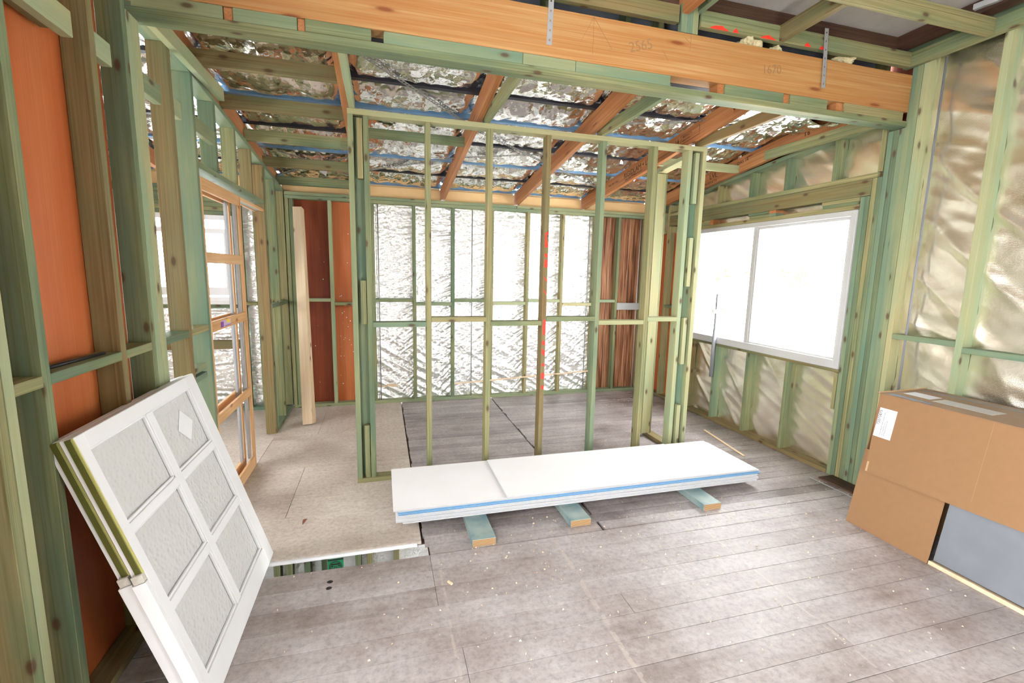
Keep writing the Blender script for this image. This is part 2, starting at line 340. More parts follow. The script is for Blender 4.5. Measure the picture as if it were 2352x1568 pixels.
def box_mesh(dx, dy, dz, mat, bev=0.0015, endmat=None):
    key = (round(dx, 4), round(dy, 4), round(dz, 4), mat.name, bev, endmat.name if endmat else '')
    if key in _cache: return _cache[key]
    bm = bmesh.new()
    bmesh.ops.create_cube(bm, size=1.0, matrix=Matrix.Diagonal((dx, dy, dz, 1)))
    if bev and min(dx, dy, dz) > bev * 3:
        bmesh.ops.bevel(bm, geom=bm.edges[:], offset=bev, segments=1, affect='EDGES')
    me = bpy.data.meshes.new('piece')
    if endmat:
        for f in bm.faces:
            if abs(f.normal.x) > 0.9: f.material_index = 1
    bm.to_mesh(me); bm.free()
    me.materials.append(mat)
    if endmat: me.materials.append(endmat)
    _cache[key] = me
    return me

RX = Matrix.Identity(4)
RY = Matrix.Rotation(math.radians(90), 4, 'Z')
RZ = Matrix.Rotation(math.radians(-90), 4, 'Y')
def box(name, lo, hi, mat, parent=None, bev=0.0015, endmat=None):
    d = [hi[i] - lo[i] for i in range(3)]; c = [(hi[i] + lo[i]) / 2 for i in range(3)]
    T = Matrix.Translation(c)
    ax = max(range(3), key=lambda i: d[i])
    if ax == 0: M, dm = T, d
    elif ax == 1: M, dm = T @ RY, (d[1], d[0], d[2])
    else: M, dm = T @ RZ, (d[2], d[1], d[0])
    return place(name, box_mesh(*dm, mat, bev, endmat), M, parent)

def bar(name, A, B, w, h, mat, parent=None, up=(0, 0, 1), bev=0.0015, endmat=None):
    """piece from A to B (centre line), w across, h along 'up'"""
    A, B = Vector(A), Vector(B); X = (B - A).normalized(); U = Vector(up)
    Y = U.cross(X).normalized(); Z = X.cross(Y)
    M = Matrix((X, Y, Z)).transposed().to_4x4(); M.translation = (A + B) / 2
    return place(name, box_mesh((B - A).length, w, h, mat, bev, endmat), M, parent)

def obj_bm(name, bm, mat, parent=None, M=None, smooth=False):
    me = bpy.data.meshes.new(name)
    bmesh.ops.recalc_face_normals(bm, faces=bm.faces[:])
    bm.to_mesh(me); bm.free()
    for m_ in (mat if isinstance(mat, (list, tuple)) else [mat]): me.materials.append(m_)
    if smooth:
        for p in me.polygons: p.use_smooth = True
    return place(name, me, M or Matrix.Identity(4), parent)

def thicken(bm, vec):
    r_ = bmesh.ops.extrude_face_region(bm, geom=bm.faces[:])
    bmesh.ops.translate(bm, verts=[g for g in r_['geom'] if isinstance(g, bmesh.types.BMVert)], vec=vec)

def cyl(name, A, B, r, mat, parent=None, seg=14):
    A, B = Vector(A), Vector(B); bm = bmesh.new()
    q = (B - A).to_track_quat('Z', 'Y').to_matrix().to_4x4(); q.translation = (A + B) / 2
    bmesh.ops.create_cone(bm, cap_ends=True, segments=seg, radius1=r, radius2=r, depth=(B - A).length)
    o = obj_bm(name, bm, mat, parent, q)
    for p in o.data.polygons:
        if len(p.vertices) == 4: p.use_smooth = True
    return o

def text(name, body, size, origin, xdir, up, mat, parent, bold=0.0, align='LEFT'):
    cu = bpy.data.curves.new(name, 'FONT'); cu.body = body; cu.size = size; cu.extrude = 0.0004; cu.offset = bold; cu.align_x = align
    cu.materials.append(mat)
    X = Vector(xdir).normalized(); Z = X.cross(Vector(up)).normalized(); Y = Z.cross(X)
    M = Matrix((X, Y, Z)).transposed().to_4x4(); M.translation = origin
    tmp = bpy.data.objects.new('tmp', cu); me = bpy.data.meshes.new_from_object(tmp); bpy.data.objects.remove(tmp)
    return place(name, me, M, parent)

def sheet(name, nu, nv, fn, mat, parent=None, thick=0.0):
    """wrinkled sheet: fn(u, v) -> world point"""
    verts = [fn(i / nu, j / nv) for j in range(nv + 1) for i in range(nu + 1)]
    o0 = Vector(verts[0]); verts = [Vector(p) - o0 for p in verts]
    faces = [(j * (nu + 1) + i, j * (nu + 1) + i + 1, (j + 1) * (nu + 1) + i + 1, (j + 1) * (nu + 1) + i) for j in range(nv) for i in range(nu)]
    me = bpy.data.meshes.new(name); me.from_pydata([tuple(v) for v in verts], [], faces); me.materials.append(mat)
    for p in me.polygons: p.use_smooth = True
    o = place(name, me, Matrix.Translation(o0), parent)
    if thick:
        s = o.modifiers.new('thickness', 'SOLIDIFY'); s.thickness = thick
    return o

def ridge(p):
    return 1 - abs(mn.noise(p)) * 2

# roof geometry
def zb(y): return 2.41 + 0.125 * (5.57 - y)          # underside of rafters
def zl(y): return 2.385 + 0.0985 * (5.66 - y)        # underside of left raked plate
def zr(y): return 2.54 + 0.0985 * (4.35 - y)         # underside of right raked plate

# ================================================================== FLOOR
floor = empty('floor', (0, 0, 0), kind='structure')
# wide boards of the front zone (along x)
y = -0.6; row = 0
XR_F = 3.57
while y < 2.40:
    y1 = min(y + 0.137, 2.42)
    cuts = {0: [-1.1, 0.30, XR_F], 1: [-1.1, 1.12, XR_F], 2: [-1.1, 1.95, XR_F], 3: [-1.1, 0.30, 2.9, XR_F], 4: [-1.1, XR_F]}[(row * 3) % 5]
    if row >= 19: cuts = [-1.1, 0.23, XR_F]
    x_l = -1.1
    cuts = [c for c in cuts if c > x_l] ; cuts = [x_l] + cuts
    for a, c in zip(cuts, cuts[1:]):
        if c - a > 0.02:
            box('floor_board', (a + 0.0008, y + 0.0012, -0.02), (c - 0.0008, y1 - 0.0012, random.uniform(-0.0012, 0.0)), BOARD, floor, bev=0.001)
    y = y1; row += 1
    if y >= 2.4199: break
# strip of boards from y 2.42 to 2.60 right of the hole
for (a, c) in ((0.215, 1.3), (1.3, XR_F)):
    box('floor_board', (a + 0.02, 2.4215, -0.02), (c, 2.515, -0.0005), BOARD, floor, bev=0.001)
    box('floor_board', (a, 2.5185, -0.02), (c, 2.608, -0.002), BOARD_OLD, floor, bev=0.001)
# narrow old boards of the back zone
y = 2.612; row = 0
while y < 5.56:
    y1 = min(y + 0.0915, 5.58)
    for (a, c) in ((0.205, 1.306), (1.314, XR_F)):
        box('floor_board', (a + random.uniform(0, .012), y + 0.0018, -0.02), (c, y1 - 0.0018, random.uniform(-0.003, -0.0005)), BOARD_OLD, floor, bev=0.001)
    y = y1; row += 1
# chipboard sheets
ys = [2.56, 3.02, 3.82, 4.62, 5.70]
for j, (a, c) in enumerate(zip(ys, ys[1:])):
    xs = [-3.3, -2.1, -0.62 if j % 2 else -1.0, 0.197]
    for p, q in zip(xs, xs[1:]):
        box('floor_panel', (p + 0.0012, a + 0.0012, -0.02), (q - 0.0012, c - 0.0012, 0.0), CHIP, floor, bev=0.001)
box('floor_edge_strip', (-1.1, 2.545, -0.024), (0.17, 2.560, -0.006), WHITE, floor)
box('floor_panel', (-3.3, 0.6, -0.02), (-1.102, 2.558, 0.0), CHIP, floor)
# dark sheet added to keep light from below out of the joints; slot open
for lo, hi in (((-3.3, -0.6), (-1.12, 5.7)), ((-1.12, -0.6), (XR_F, 2.40)), ((0.23, 2.40), (XR_F, 5.7)), ((-1.12, 2.575), (0.23, 5.7))):
    box('floor_light_stop', (lo[0], lo[1], -0.032), (hi[0], hi[1], -0.0215), OLDWOOD, floor, bev=0)
for x in (-0.98, -0.53, 0.10, 0.60, 1.2, 1.8, 2.4, 3.0):
    box('floor_joist', (x, 2.0 if x < 0.2 else -0.6, -0.16 if x < .2 else -0.13), (x + 0.045, 2.44 if x < 0.2 else 5.6, -0.033), OLDWOOD, floor)
# lower storey seen through the slot
lw = empty('wall_lower_storey', (-0.3, 3.0, -2.4), kind='structure')
for x in (-0.70, -0.63, -0.52, -0.415, -0.205, -0.13, 0.045):
    box('stud', (x, 3.0, -2.4), (x + 0.035, 3.09, -0.033), GREEN, lw)
box('bottom_plate', (-1.2, 3.0, -2.44), (0.9, 3.09, -2.4), GREEN, lw)
def lowfoil(u, v):
    x = -1.2 + 2.1 * u; z = -2.4 + 2.36 * v
    return (x, 3.10 + 0.010 * mn.noise(Vector((x * 9, z * 5, 3))) + 0.006 * ridge(Vector((x * 18 + z * 9, z * 8, 1))), z)
sheet('wall_wrap', 70, 60, lowfoil, FOIL_BACK, lw)
g = box('green_tag', (-0.372, 2.955, -0.42), (-0.275, 2.958, -0.285), LEAFGREEN); label(g, 'green tag with black round emblem seen down in the floor slot', 'tag')
bm = bmesh.new()
for r0, r1 in ((0.036, 0.040), (0.030, 0.033)):
    for k in range(32):
        a0, a1 = 2 * math.pi * k / 32, 2 * math.pi * (k + 1) / 32
        vs = [bm.verts.new((r * math.cos(a), 0, r * math.sin(a))) for r, a in ((r0, a0), (r1, a0), (r1, a1), (r0, a1))]
        bm.faces.new(vs)
for (x0, x1, z0, z1) in ((-0.027, 0.027, 0.012, 0.022), (-0.028, -0.014, 0.0, 0.008), (0.014, 0.028, 0.0, 0.008), (-0.008, -0.002, -0.006, 0.004), (0.003, 0.008, -0.006, 0.004), (-0.022, 0.022, -0.016, -0.010)):
    bm.faces.new([bm.verts.new(p) for p in ((x0, 0, z0), (x1, 0, z0), (x1, 0, z1), (x0, 0, z1))])
obj_bm('round_emblem', bm, BLACKINK, g, Matrix.Translation((-0.324, 2.9535, -0.34)))
box('black_band', (-0.372, 2.9535, -0.296), (-0.275, 2.9548, -0.288), BLACKINK, g, bev=0)
box('hanging_cord_anchor', (0.0, 0.0, -9.0), (0.01, 0.01, -8.99), GREEN, lw, bev=0) if False else None

for lo, hi in (((-3.4, -0.74, -2.44), (3.6, -0.70, -0.04)), ((-3.44, -0.7, -2.44), (-3.40, 3.2, -0.04)), ((3.6, -0.7, -2.44), (3.64, 0.5, -0.04)), ((3.6, 2.0, -2.44), (3.64, 3.2, -0.04)), ((0.9, 3.1, -2.44), (3.6, 3.14, -0.04)), ((-3.4, 3.1, -2.44), (-1.2, 3.14, -0.04))):
    box('lower_light_block', lo, hi, OLDCEIL, lw, bev=0)  # unseen sheets added to keep daylight off the lower storey
# ground outside
gr = box('ground', (-14, -14, -2.52), (30, 34, -2.44), OUTGROUND, None, bev=0); label(gr, kind='structure')

# ================================================================== LEFT WALL (x -1.09 .. -1.0)
wl = empty('wall_left', (-1.045, 2.5, 0), kind='structure')
XL0, XL1 = -1.09, -1.0
def lstud(y, z1, z0=0.035, mat=GREEN, w=0.036, x0=XL0, x1=XL1):
    return box('stud', (x0, y, z0), (x1, y + w, z1), mat, wl)
for y, mt in ((0.62, GREEN), (1.07, GREEN), (1.515, GREEN), (1.556, GREEN_PALE), (1.708, GREEN), (2.158, GREEN_BROWN), (2.41, GREEN)):
    lstud(y, 3.05, mat=mt)
lstud(2.449, 2.622, mat=GREEN_PALE, w=0.05); lstud(2.501, 2.622, mat=GREEN_PALE, w=0.055)
for y, mt in ((2.836, GREEN_BROWN), (3.125, GREEN_TEAL)):
    lstud(y, zl(y), mat=mt)
for y, mt in ((3.485, GREEN), (3.905, GREEN), (4.33, GREEN_BROWN), (4.78, GREEN_TEAL)):
    lstud(y, zl(y), z0=2.172 if y < 4.7 else 0.036, mat=mt)
lstud(4.712, zl(4.74), z0=0.0, mat=GREEN_BROWN, w=0.038)
for y in (5.172, 5.60): lstud(y, zl(y), mat=GREEN)
box('bottom_plate', (XL0, 0.5, 0), (XL1, 3.161, 0.035), GREEN_BROWN, wl)
box('bottom_plate', (XL0, 4.785, 0), (XL1, 5.568, 0.035), GREEN, wl)
box('header_plate', (XL0, 3.162, 2.136), (XL1, 4.711, 2.171), GREEN_TEAL, wl)
bar('raked_top_plate', (-1.045, 2.60, zl(2.60) + 0.018), (-1.045, 5.70, zl(5.70) + 0.018), 0.09, 0.035, GREEN_TEAL, wl)
for a, c in ((0.656, 1.07), (1.106, 1.515), (1.592, 1.708), (1.744, 2.158), (2.194, 2.41), (2.557, 2.836), (2.872, 3.125), (4.817, 5.172), (5.208, 5.60)):
    box('noggin', (XL0, a, 1.196), (XL1, c, 1.231), GREEN, wl)
for a, c, mt in ((1.745, 2.06, GREEN_PALE), (2.195, 2.30, GREEN_PALE), (2.557, 2.73, GREEN_TEAL), (2.873, 2.965, GREEN_PALE), (3.162, 3.484, GREEN_TEAL)):
    box('noggin', (-1.036, a, 2.335), (-1.0, c, 2.42), mt, wl)
    if a < 3: box('noggin', (-1.075, a, 2.345), (-1.038, c - 0.03, 2.41), PINE if a > 2.1 and a < 2.5 else GREEN_BROWN, wl)
for z in (0.93, 0.98):
    box('noggin', (-1.088, 2.875, z), (-1.0, 3.05, z + 0.034), GREEN_TEAL, wl)
# orange cladding on the outer side, three sheets with joints
for a, c in ((0.5, 0.63), (0.634, 1.53), (1.534, 2.415)):
    box('cladding_panel', (-1.102, a, 0.0), (-1.092, c, 3.05), PLY, wl)
t = cyl('steel_rod', (-1.05, 1.76, 1.2365), (-1.03, 2.10, 1.2365), 0.006, BLACKPL); label(t, 'thin black bar lying on the noggin beside the orange cladding', 'bar')

# pine cavity frame for the sliding door in the left opening
cf = empty('door_cavity_frame', (-1.045, 3.5, 0), lab='bare pine and steel cavity frame for a sliding door in left wall opening', cat='door frame')
for x0, x1 in ((-1.018, -1.0), (-1.09, -1.072)):
    for z0, z1 in ((2.02, 2.092), (1.595, 1.66), (1.175, 1.24), (0.588, 0.65), (0.0, 0.088)):
        if x0 < -1.05 and z0 == 0.0: z0, z1 = 0.0, 0.08
        if x0 < -1.05 and z0 == 1.595: continue
        box('rail', (x0, 3.187, z0), (x1, 3.925, z1), PINE, cf)
box('post', (-1.09, 3.162, 0), (-1.0, 3.186, 2.092), PINE, cf)
for x0, x1 in ((-1.018, -1.0), (-1.09, -1.072)):
    box('post', (x0, 3.926, 0), (x1, 3.962, 2.092), PINE, cf)
box('head_rail', (-1.018, 3.963, 2.07), (-1.0, 4.71, 2.092), PINE, cf)
box('head_rail', (-1.09, 3.963, 2.07), (-1.072, 4.71, 2.092), PINE, cf)
box('head_track', (-1.07, 3.187, 2.076), (-1.02, 4.71, 2.094), STEEL, cf)
for x0, x1, ya in ((-1.034, -1.020, 3.865), (-1.071, -1.057, 3.80), (-1.071, -1.057, 3.30)):
    bm = bmesh.new()
    prof = [(0, 0), (0.05, 0), (0.05, x1 - x0), (0.04, x1 - x0), (0.04, 0.003), (0.01, 0.003), (0.01, x1 - x0), (0, x1 - x0)]
    lo = [bm.verts.new((x1 - d, ya + q, 0.09)) for q, d in prof]; hi = [bm.verts.new((x1 - d, ya + q, 2.07)) for q, d in prof]
    for i in range(len(prof)):
        j = (i + 1) % len(prof); bm.faces.new((lo[i], lo[j], hi[j], hi[i]))
    bm.faces.new(lo); bm.faces.new(hi[::-1])
    obj_bm('steel_channel', bm, STEEL, cf)
lb = box('product_label', (-1.0, 3.34, 1.186), (-0.9992, 3.545, 1.228), LILAC, cf, bev=0)
box('yellow_patch', (-0.9991, 3.455, 1.205), (-0.9986, 3.53, 1.228), YELLOW, lb, bev=0)
box('purple_band', (-0.9991, 3.34, 1.186), (-0.9986, 3.395, 1.222), PURPLE, lb, bev=0)
box('purple_band', (-0.9991, 3.42, 1.187), (-0.9986, 3.545, 1.192), PURPLE, lb, bev=0)

# ================================================================== BACK WALL (y 5.57 .. 5.66)
wb = empty('wall_back', (1.2, 5.615, 0), kind='structure')
YB0, YB1 = 5.57, 5.66
def bstud(x, z0=0.035, z1=2.32, mat=GREEN, w=0.036):
    return box('stud', (x, YB0, z0), (x + w, YB1, z1), mat, wb)
for x, mt in ((-0.985, GREEN), (-0.943, GREEN), (-0.556, GREEN_PALE), (-0.142, GREEN_BROWN), (-0.105, GREEN), (0.355, GREEN), (0.81, GREEN), (1.285, GREEN),
              (1.744, GREEN), (2.205, GREEN), (2.66, GREEN), (2.735, GREEN), (2.993, GREEN), (3.39, GREEN), (3.428, GREEN_BROWN)):
    bstud(x, mat=mt)
box('bottom_plate', (-0.985, YB0, 0), (3.49, YB1, 0.036), GREEN_TEAL, wb)
for z, (a, c) in ((2.32, (-0.985, 3.49)), (2.356, (-0.985, -0.13)), (2.356, (-0.12, 1.6)), (2.356, (1.61, 3.49))):
    box('top_plate', (a, YB0, z), (c, YB1, z + 0.034), GREEN_TEAL, wb)
for a, c, z, mt in ((-0.905, -0.558, 1.214, GREEN_PALE), (-0.518, -0.144, 1.172, GREEN), (-0.067, 0.353, 1.214, GREEN), (0.393, 0.808, 1.172, GREEN_TEAL), (0.848, 1.283, 1.216, GREEN),
                    (1.323, 1.742, 1.182, GREEN_PALE), (1.782, 2.203, 1.216, GREEN_PALE), (2.243, 2.658, 1.172, GREEN_PALE), (2.773, 2.991, 1.216, GREEN_PALE)):
    box('noggin', (a, YB0, z), (c, YB1, z + 0.036), mt, wb)
box('noggin', (3.03, YB0, 1.118), (3.388, YB0 + 0.03, 1.21), plain('weathered_grey_timber', (0.42, 0.44, 0.43), 0.7, 0, 0.5, 10), wb)
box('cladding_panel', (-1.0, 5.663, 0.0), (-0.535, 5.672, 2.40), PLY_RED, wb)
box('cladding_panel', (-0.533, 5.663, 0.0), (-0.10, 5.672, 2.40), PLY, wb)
bm = bmesh.new(); rs = random.Random(4)
for k in range(46):
    x_, z_ = (rs.uniform(-0.9, -0.12), rs.uniform(0.05, 2.2)) if k < 22 else (rs.gauss(-0.42, 0.06), rs.gauss(0.95, 0.16))
    if abs(x_ + 0.534) < 0.03: x_ += 0.07
    r_ = rs.uniform(0.002, 0.007)
    bm.faces.new([bm.verts.new((x_ + r_ * math.cos(a) * rs.uniform(.6, 1.2), 0, z_ + r_ * math.sin(a) * rs.uniform(.6, 1.2))) for a in (0, 1.05, 2.1, 3.14, 4.2, 5.2)])
o = obj_bm('paint_specks', bm, WHITE, wb, Matrix.Translation((0, 5.6623, 0))); o['kind'] = 'stuff'
xx = 2.715
for w in (0.20, 0.13, 0.17, 0.15, 0.19):
    box('cladding_board', (xx, 5.663, 0.0), (min(xx + w - 0.003, 3.57), 5.676 + random.uniform(0, .003), 2.40), ZEBRA, wb); xx += w
def backfoil(u, v):
    x = -0.098 + 2.81 * u; z = 0.0 + 2.36 * v
    q = 0
    # tension folds fanning from the studs
    for xs in (-0.07, 0.37, 0.83, 1.30, 1.76, 2.22, 2.68):
        d = x - xs
        if -0.46 < d < 0:
            a = math.exp(-abs(d) * 5.5)
            q += a * 0.016 * ridge(Vector((xs * 7, (z - d * 0.9 * (1.2 - z * 0.5)) * 16, d * 3)))
    low = max(0, 1.15 - z)
    q += low * 0.018 * ridge(Vector(((z * 9 + x * 5.5), x * 1.2 - z * .8, 4)))
    q += 0.004 * mn.noise(Vector((x * 34, z * 34, 0))) + 0.003 * mn.noise(Vector((x * 12, z * 70, 2)))
    edge = min(1, min(abs(x - xs) for xs in (-0.07, 0.37, 0.83, 1.30, 1.76, 2.22, 2.68)) * 9)
    return (x, 5.672 + 0.012 * (edge - 0.5) - q, z)
sheet('wall_wrap', 420, 330, backfoil, FOIL_BACK, wb)
for x in (-0.03, 1.06, 2.592, 3.335):
    cyl('tie_rod', (x, 5.60, 0.036), (x, 5.60, 2.32), 0.006, DULLSTEEL if x < 3 else STEEL, wb, 8)
for a, c in ((-3.3, -1.08), (-1.02, -0.24), (-0.19, 0.685), (0.74, 1.59), (1.645, 2.485), (2.54, 3.42)):
    box('blocking_board', (a, 5.655, 2.391), (c, 5.672, zb(5.66) + 0.12), FASCIA, wb)
    box('blocking_board', (a, 5.69, 2.391), (c, 5.71, 2.60), FASCIA, wb)
t = bar('timber_strip', (0.85, 5.567, 0.205), (2.70, 5.567, 0.30), 0.004, 0.018, PINE_PALE); label(t, 'thin pale strip of wood across the foil low on the back wall', 'wood strip')
t = box('timber_strip', (-0.06, 5.662, 0.175), (0.17, 5.668, 0.215), PINE_PALE); label(t, 'short pale offcut against the foil beside the leftmost back stud', 'wood strip')

# back wall of the room beyond the left wall
wbl = empty('wall_back_left_room', (-2.2, 5.615, 0), kind='structure')
for x in (-3.2, -2.75, -2.40, -1.495, -1.455, -1.30, -1.13):
    box('stud', (x, YB0, 0.035), (x + 0.036, YB1, 2.32), GREEN, wbl)
box('stud', (-1.90, YB0, 0.035), (-1.864, YB1, 1.14), GREEN, wbl)
box('bottom_plate', (-3.3, YB0, 0), (-1.092, YB1, 0.035), GREEN_TEAL, wbl)
for z in (2.32, 2.356): box('top_plate', (-3.3, YB0, z), (-1.092, YB1, z + 0.034), GREEN, wbl)
for z0, z1 in ((2.108, 2.145), (2.148, 2.19), (2.193, 2.235), (2.238, 2.318)):
    box('header_board', (-2.362, YB0, z0), (-1.497, YB1, z1), GREEN, wbl)
box('sill_plate', (-2.362, YB0, 1.142), (-1.497, YB1, 1.178), GREEN, wbl)
box('noggin', (-2.362, YB0, 0.70), (-1.905, YB1, 0.79), GREEN_BROWN, wbl)
box('noggin', (-1.86, YB0, 0.70), (-1.498, YB1, 0.79), GREEN_BROWN, wbl)
box('noggin', (-1.418, YB0, 1.172), (-1.302, YB1, 1.208), GREEN, wbl)
def blfoil(x0, x1, z0, z1, seed):
    def f(u, v):
        x = x0 + (x1 - x0) * u; z = z0 + (z1 - z0) * v
        return (x, 5.675 - 0.014 * ridge(Vector((x * 3 + seed, z * 17, seed))) * (0.5 + u * 0.5) - 0.005 * mn.noise(Vector((x * 30, z * 40, seed))), z)
    return f
sheet('wall_wrap', 60, 110, blfoil(-2.40, -1.455, 0.0, 1.17, 1), FOIL_BACK, wbl)
sheet('wall_wrap', 30, 200, blfoil(-1.455, -0.985, 0.0, 2.40, 5), FOIL_BACK, wbl)
sheet('wall_wrap', 50, 160, blfoil(-3.3, -2.40, 0.0, 2.40, 9), FOIL_BACK, wbl)
wfl = empty('wall_far_left', (-3.3, 3.0, 0), kind='structure')
for k in range(11):
    y = 0.75 + k * 0.45; box('stud', (-3.3, y, 0.035), (-3.21, y + 0.036, 2.6), GREEN, wfl)
box('bottom_plate', (-3.3, 0.6, 0), (-3.21, 5.57, 0.035), GREEN, wfl)
def flfoil(u, v, y0_=0.6, y1_=1.2, z0_=0.0, z1_=3.3):
    y = y0_ + (y1_ - y0_) * u; z = z0_ + (z1_ - z0_) * v
    return (-3.31 + 0.014 * ridge(Vector((y * 3, z * 14, 2))) + 0.005 * mn.noise(Vector((y * 30, z * 30, 0))), y, z)
for q_ in ((0.6, 1.2, 0, 3.3), (3.6, 5.7, 0, 3.3), (1.2, 3.6, 0, 0.9), (1.2, 3.6, 2.1, 3.3)):  # gap between these sheets is added to let light into the side room
    sheet('wall_wrap', 60, 50, lambda u, v, q_=q_: flfoil(u, v, *q_), FOIL_BACK, wfl)

# left room window
def sash_window_left():
    w = empty('window_2', (-1.9, 5.6, 1.18), kind='structure')
    x0, x1, z0, z1, ya, yb = -2.36, -1.50, 1.18, 2.106, 5.575, 5.66
    for lo, hi in (((x0, ya, z0), (x0 + 0.05, yb, z1)), ((x1 - 0.05, ya, z0), (x1, yb, z1)), ((x0 + .05, ya, z1 - 0.05), (x1 - .05, yb, z1)), ((x0 + .05, ya, z0), (x1 - .05, yb, z0 + 0.03))):
        box('window_frame', lo, hi, WHITE, w)
    s = box('sash_rail', (x0 + .05, 5.60, 1.92), (x1 - .05, 5.64, 1.97), WHITE, w)
    box('sash_rail', (x0 + .05, 5.60, 1.21), (x1 - .05, 5.64, 1.255), WHITE, w)
    box('sash_rail', (x0 + .05, 5.60, 1.275), (x1 - .05, 5.64, 1.36), WHITE, w)
    box('sash_stile', (x1 - .095, 5.60, 1.36), (x1 - .05, 5.64, 1.92), WHITE, w)
    box('sash_stile', (x0 + .05, 5.60, 1.36), (x0 + .095, 5.64, 1.92), WHITE, w)
    box('glass_pane', (x0 + .095, 5.618, 1.36), (x1 - .095, 5.622, 1.92), GLASS, w, bev=0)
    box('glass_pane', (x0 + .05, 5.618, 1.97), (x1 - .05, 5.622, 2.056), GLASS, w, bev=0)
sash_window_left()

# ================================================================== RIGHT WALL (x 3.49 .. 3.58)
wr = empty('wall_right', (3.535, 3.0, 0), kind='structure')
XA, XB = 3.49, 3.58
def rstud(y, z0=0.036, z1=2.32, mat=GREEN, w=0.035):
    return box('stud', (XA, y, z0), (XB, y + w, z1), mat, wr)
box('bottom_plate', (XA, 2.765, 0), (XB, 5.569, 0.036), GREEN_BROWN, wr)
box('bottom_plate', (XA, -0.4, 0), (XB, 2.404, 0.036), GREEN, wr)
for y in (5.19, 5.535): rstud(y, z1=zr(y), mat=GREEN)
for y in (4.605, 4.642): rstud(y, z1=2.195, mat=GREEN_BROWN)
for y, mt in ((4.165, GREEN_TEAL), (3.695, GREEN), (3.225, GREEN)): rstud(y, z1=0.838, mat=mt, w=0.037)
rstud(2.765, 0.54, 0.838, GREEN, 0.03)
box('sill_plate', (XA, 2.762, 0.84), (XB, 4.604, 0.866), GREEN_BROWN, wr)
box('noggin', (XA, 4.68, 1.18), (XB, 5.188, 1.215), GREEN, wr)
# packed jamb of ten studs
bundle = [(2.726, 2.195, GREEN_TEAL), (2.690, 2.195, GREEN), (2.654, 2.318, GREEN), (2.618, 2.318, GREEN), (2.582, 2.62, GREEN_TEAL), (2.546, 2.62, GREEN), (2.510, 2.62, GREEN_TEAL),
          (2.476, 3.1, GREEN_TEAL), (2.442, 3.1, GREEN_TEAL), (2.405, 3.1, GREEN_PALE)]
for i, (y, z, mt) in enumerate(bundle):
    box('stud', (XA + random.uniform(0, 0.004), y, 0.0), (XB, y + 0.034, z), mt, wr)
box('header_beam', (XA, 2.69, 2.198), (XB, 5.188, 2.318), GREEN_BROWN, wr)
box('header_plate', (XA, 2.655, 2.3195), (XB, 5.188, 2.355), GREEN, wr)
box('window_head_plate', (XA, 2.762, 2.106), (XB, 4.604, 2.142), GREEN, wr)
for a, c, z, mt in ((2.765, 3.07, 2.1425, GREEN), (2.765, 3.08, 2.170, GREEN), (3.62, 3.86, 2.1425, GREEN), (3.62, 3.88, 2.170, GREEN), (3.545, 3.62, 2.1425, GREEN_TEAL), (3.545, 3.62, 2.170, RAFT),
                    (4.44, 4.602, 2.1425, GREEN), (4.43, 4.602, 2.170, GREEN), (4.38, 4.438, 2.1425, RAFT), (4.38, 4.428, 2.170, RAFT)):
    box('packer', (XA, a, z), (XB, c, z + 0.0265), mt, wr)
bar('raked_top_plate', (3.535, 2.62, zr(2.62) + 0.018), (3.535, 5.70, zr(5.70) + 0.018), 0.09, 0.035, GREEN_TEAL, wr)
for y in (4.75, 4.312, 3.86, 3.448, 2.985): rstud(y, 2.356, zr(y + 0.02), GREEN, 0.036)
rstud(2.625, 2.357, zr(2.65), GREEN, 0.034)
for y, mt in ((1.985, GREEN_PALE), (1.535, GREEN), (1.085, GREEN), (0.635, GREEN), (0.185, GREEN)): rstud(y, z1=3.1, mat=mt, w=0.038)
box('noggin', (XA, 2.024, 1.168), (XB, 2.404, 1.203), GREEN_TEAL, wr)
box('noggin', (XA, 1.574, 1.135), (XB, 1.984, 1.170), GREEN_TEAL, wr)
box('noggin', (XA, 1.124, 1.168), (XB, 1.534, 1.203), GREEN, wr)
box('cladding_panel', (3.583, 4.645, 0.0), (3.592, 5.58, 2.32), PLY, wr)
def rfoil(y0, y1, z0, z1, seed, lows):
    def f(u, v):
        y = y0 + (y1 - y0) * u; z = z0 + (z1 - z0) * v
        q = 0.015 * mn.noise(Vector((y * 1.5 + seed, z * 3.4 + y * 1.8, seed))) + 0.022 * max(0, ridge(Vector((seed, z * 2.6 - y * 2.2, y * 0.9))) - 0.55)
        q += 0.005 * ridge(Vector((y * 2.5 + seed, z * 9 - y * 4, 2.0))) + 0.0012 * mn.noise(Vector((y * 14, z * 14, seed)))
        for ys in lows:
            d = abs(y - ys - .02)
            if d < 0.3: q += 0.005 * math.exp(-d * 10) * mn.noise(Vector((ys, z * 16, d * 5)))
        return (3.575 - q + 0.008, y, z)
    return f
sheet('wall_wrap', 150, 75, rfoil(2.75, 4.645, 0.0, 0.85, 3, (4.165, 3.695, 3.225)), FOIL_WARM, wr)
sheet('wall_wrap', 150, 60, rfoil(2.60, 5.58, 2.12, 2.80, 6, (4.75, 4.312, 3.86, 3.448, 2.985)), FOIL_WARM, wr)
sheet('wall_wrap', 190, 220, rfoil(-0.4, 2.42, 0.0, 3.15, 12, (1.985, 1.535)), FOIL_WARM, wr)
cyl('tie_rod', (3.512, 2.325, 0.036), (3.512, 2.325, 3.0), 0.007, PLASTIC, wr, 8)
for lo, hi in (((3.60, -0.7, -0.3), (3.615, 2.72, 3.4)), ((3.60, 4.65, -0.3), (3.615, 5.75, 3.0)), ((3.60, 2.72, -0.3), (3.615, 4.65, 0.86)), ((3.60, 2.72, 2.11), (3.615, 4.65, 3.2))):
    box('outer_sheet', lo, hi, PLY_RED, wr, bev=0)
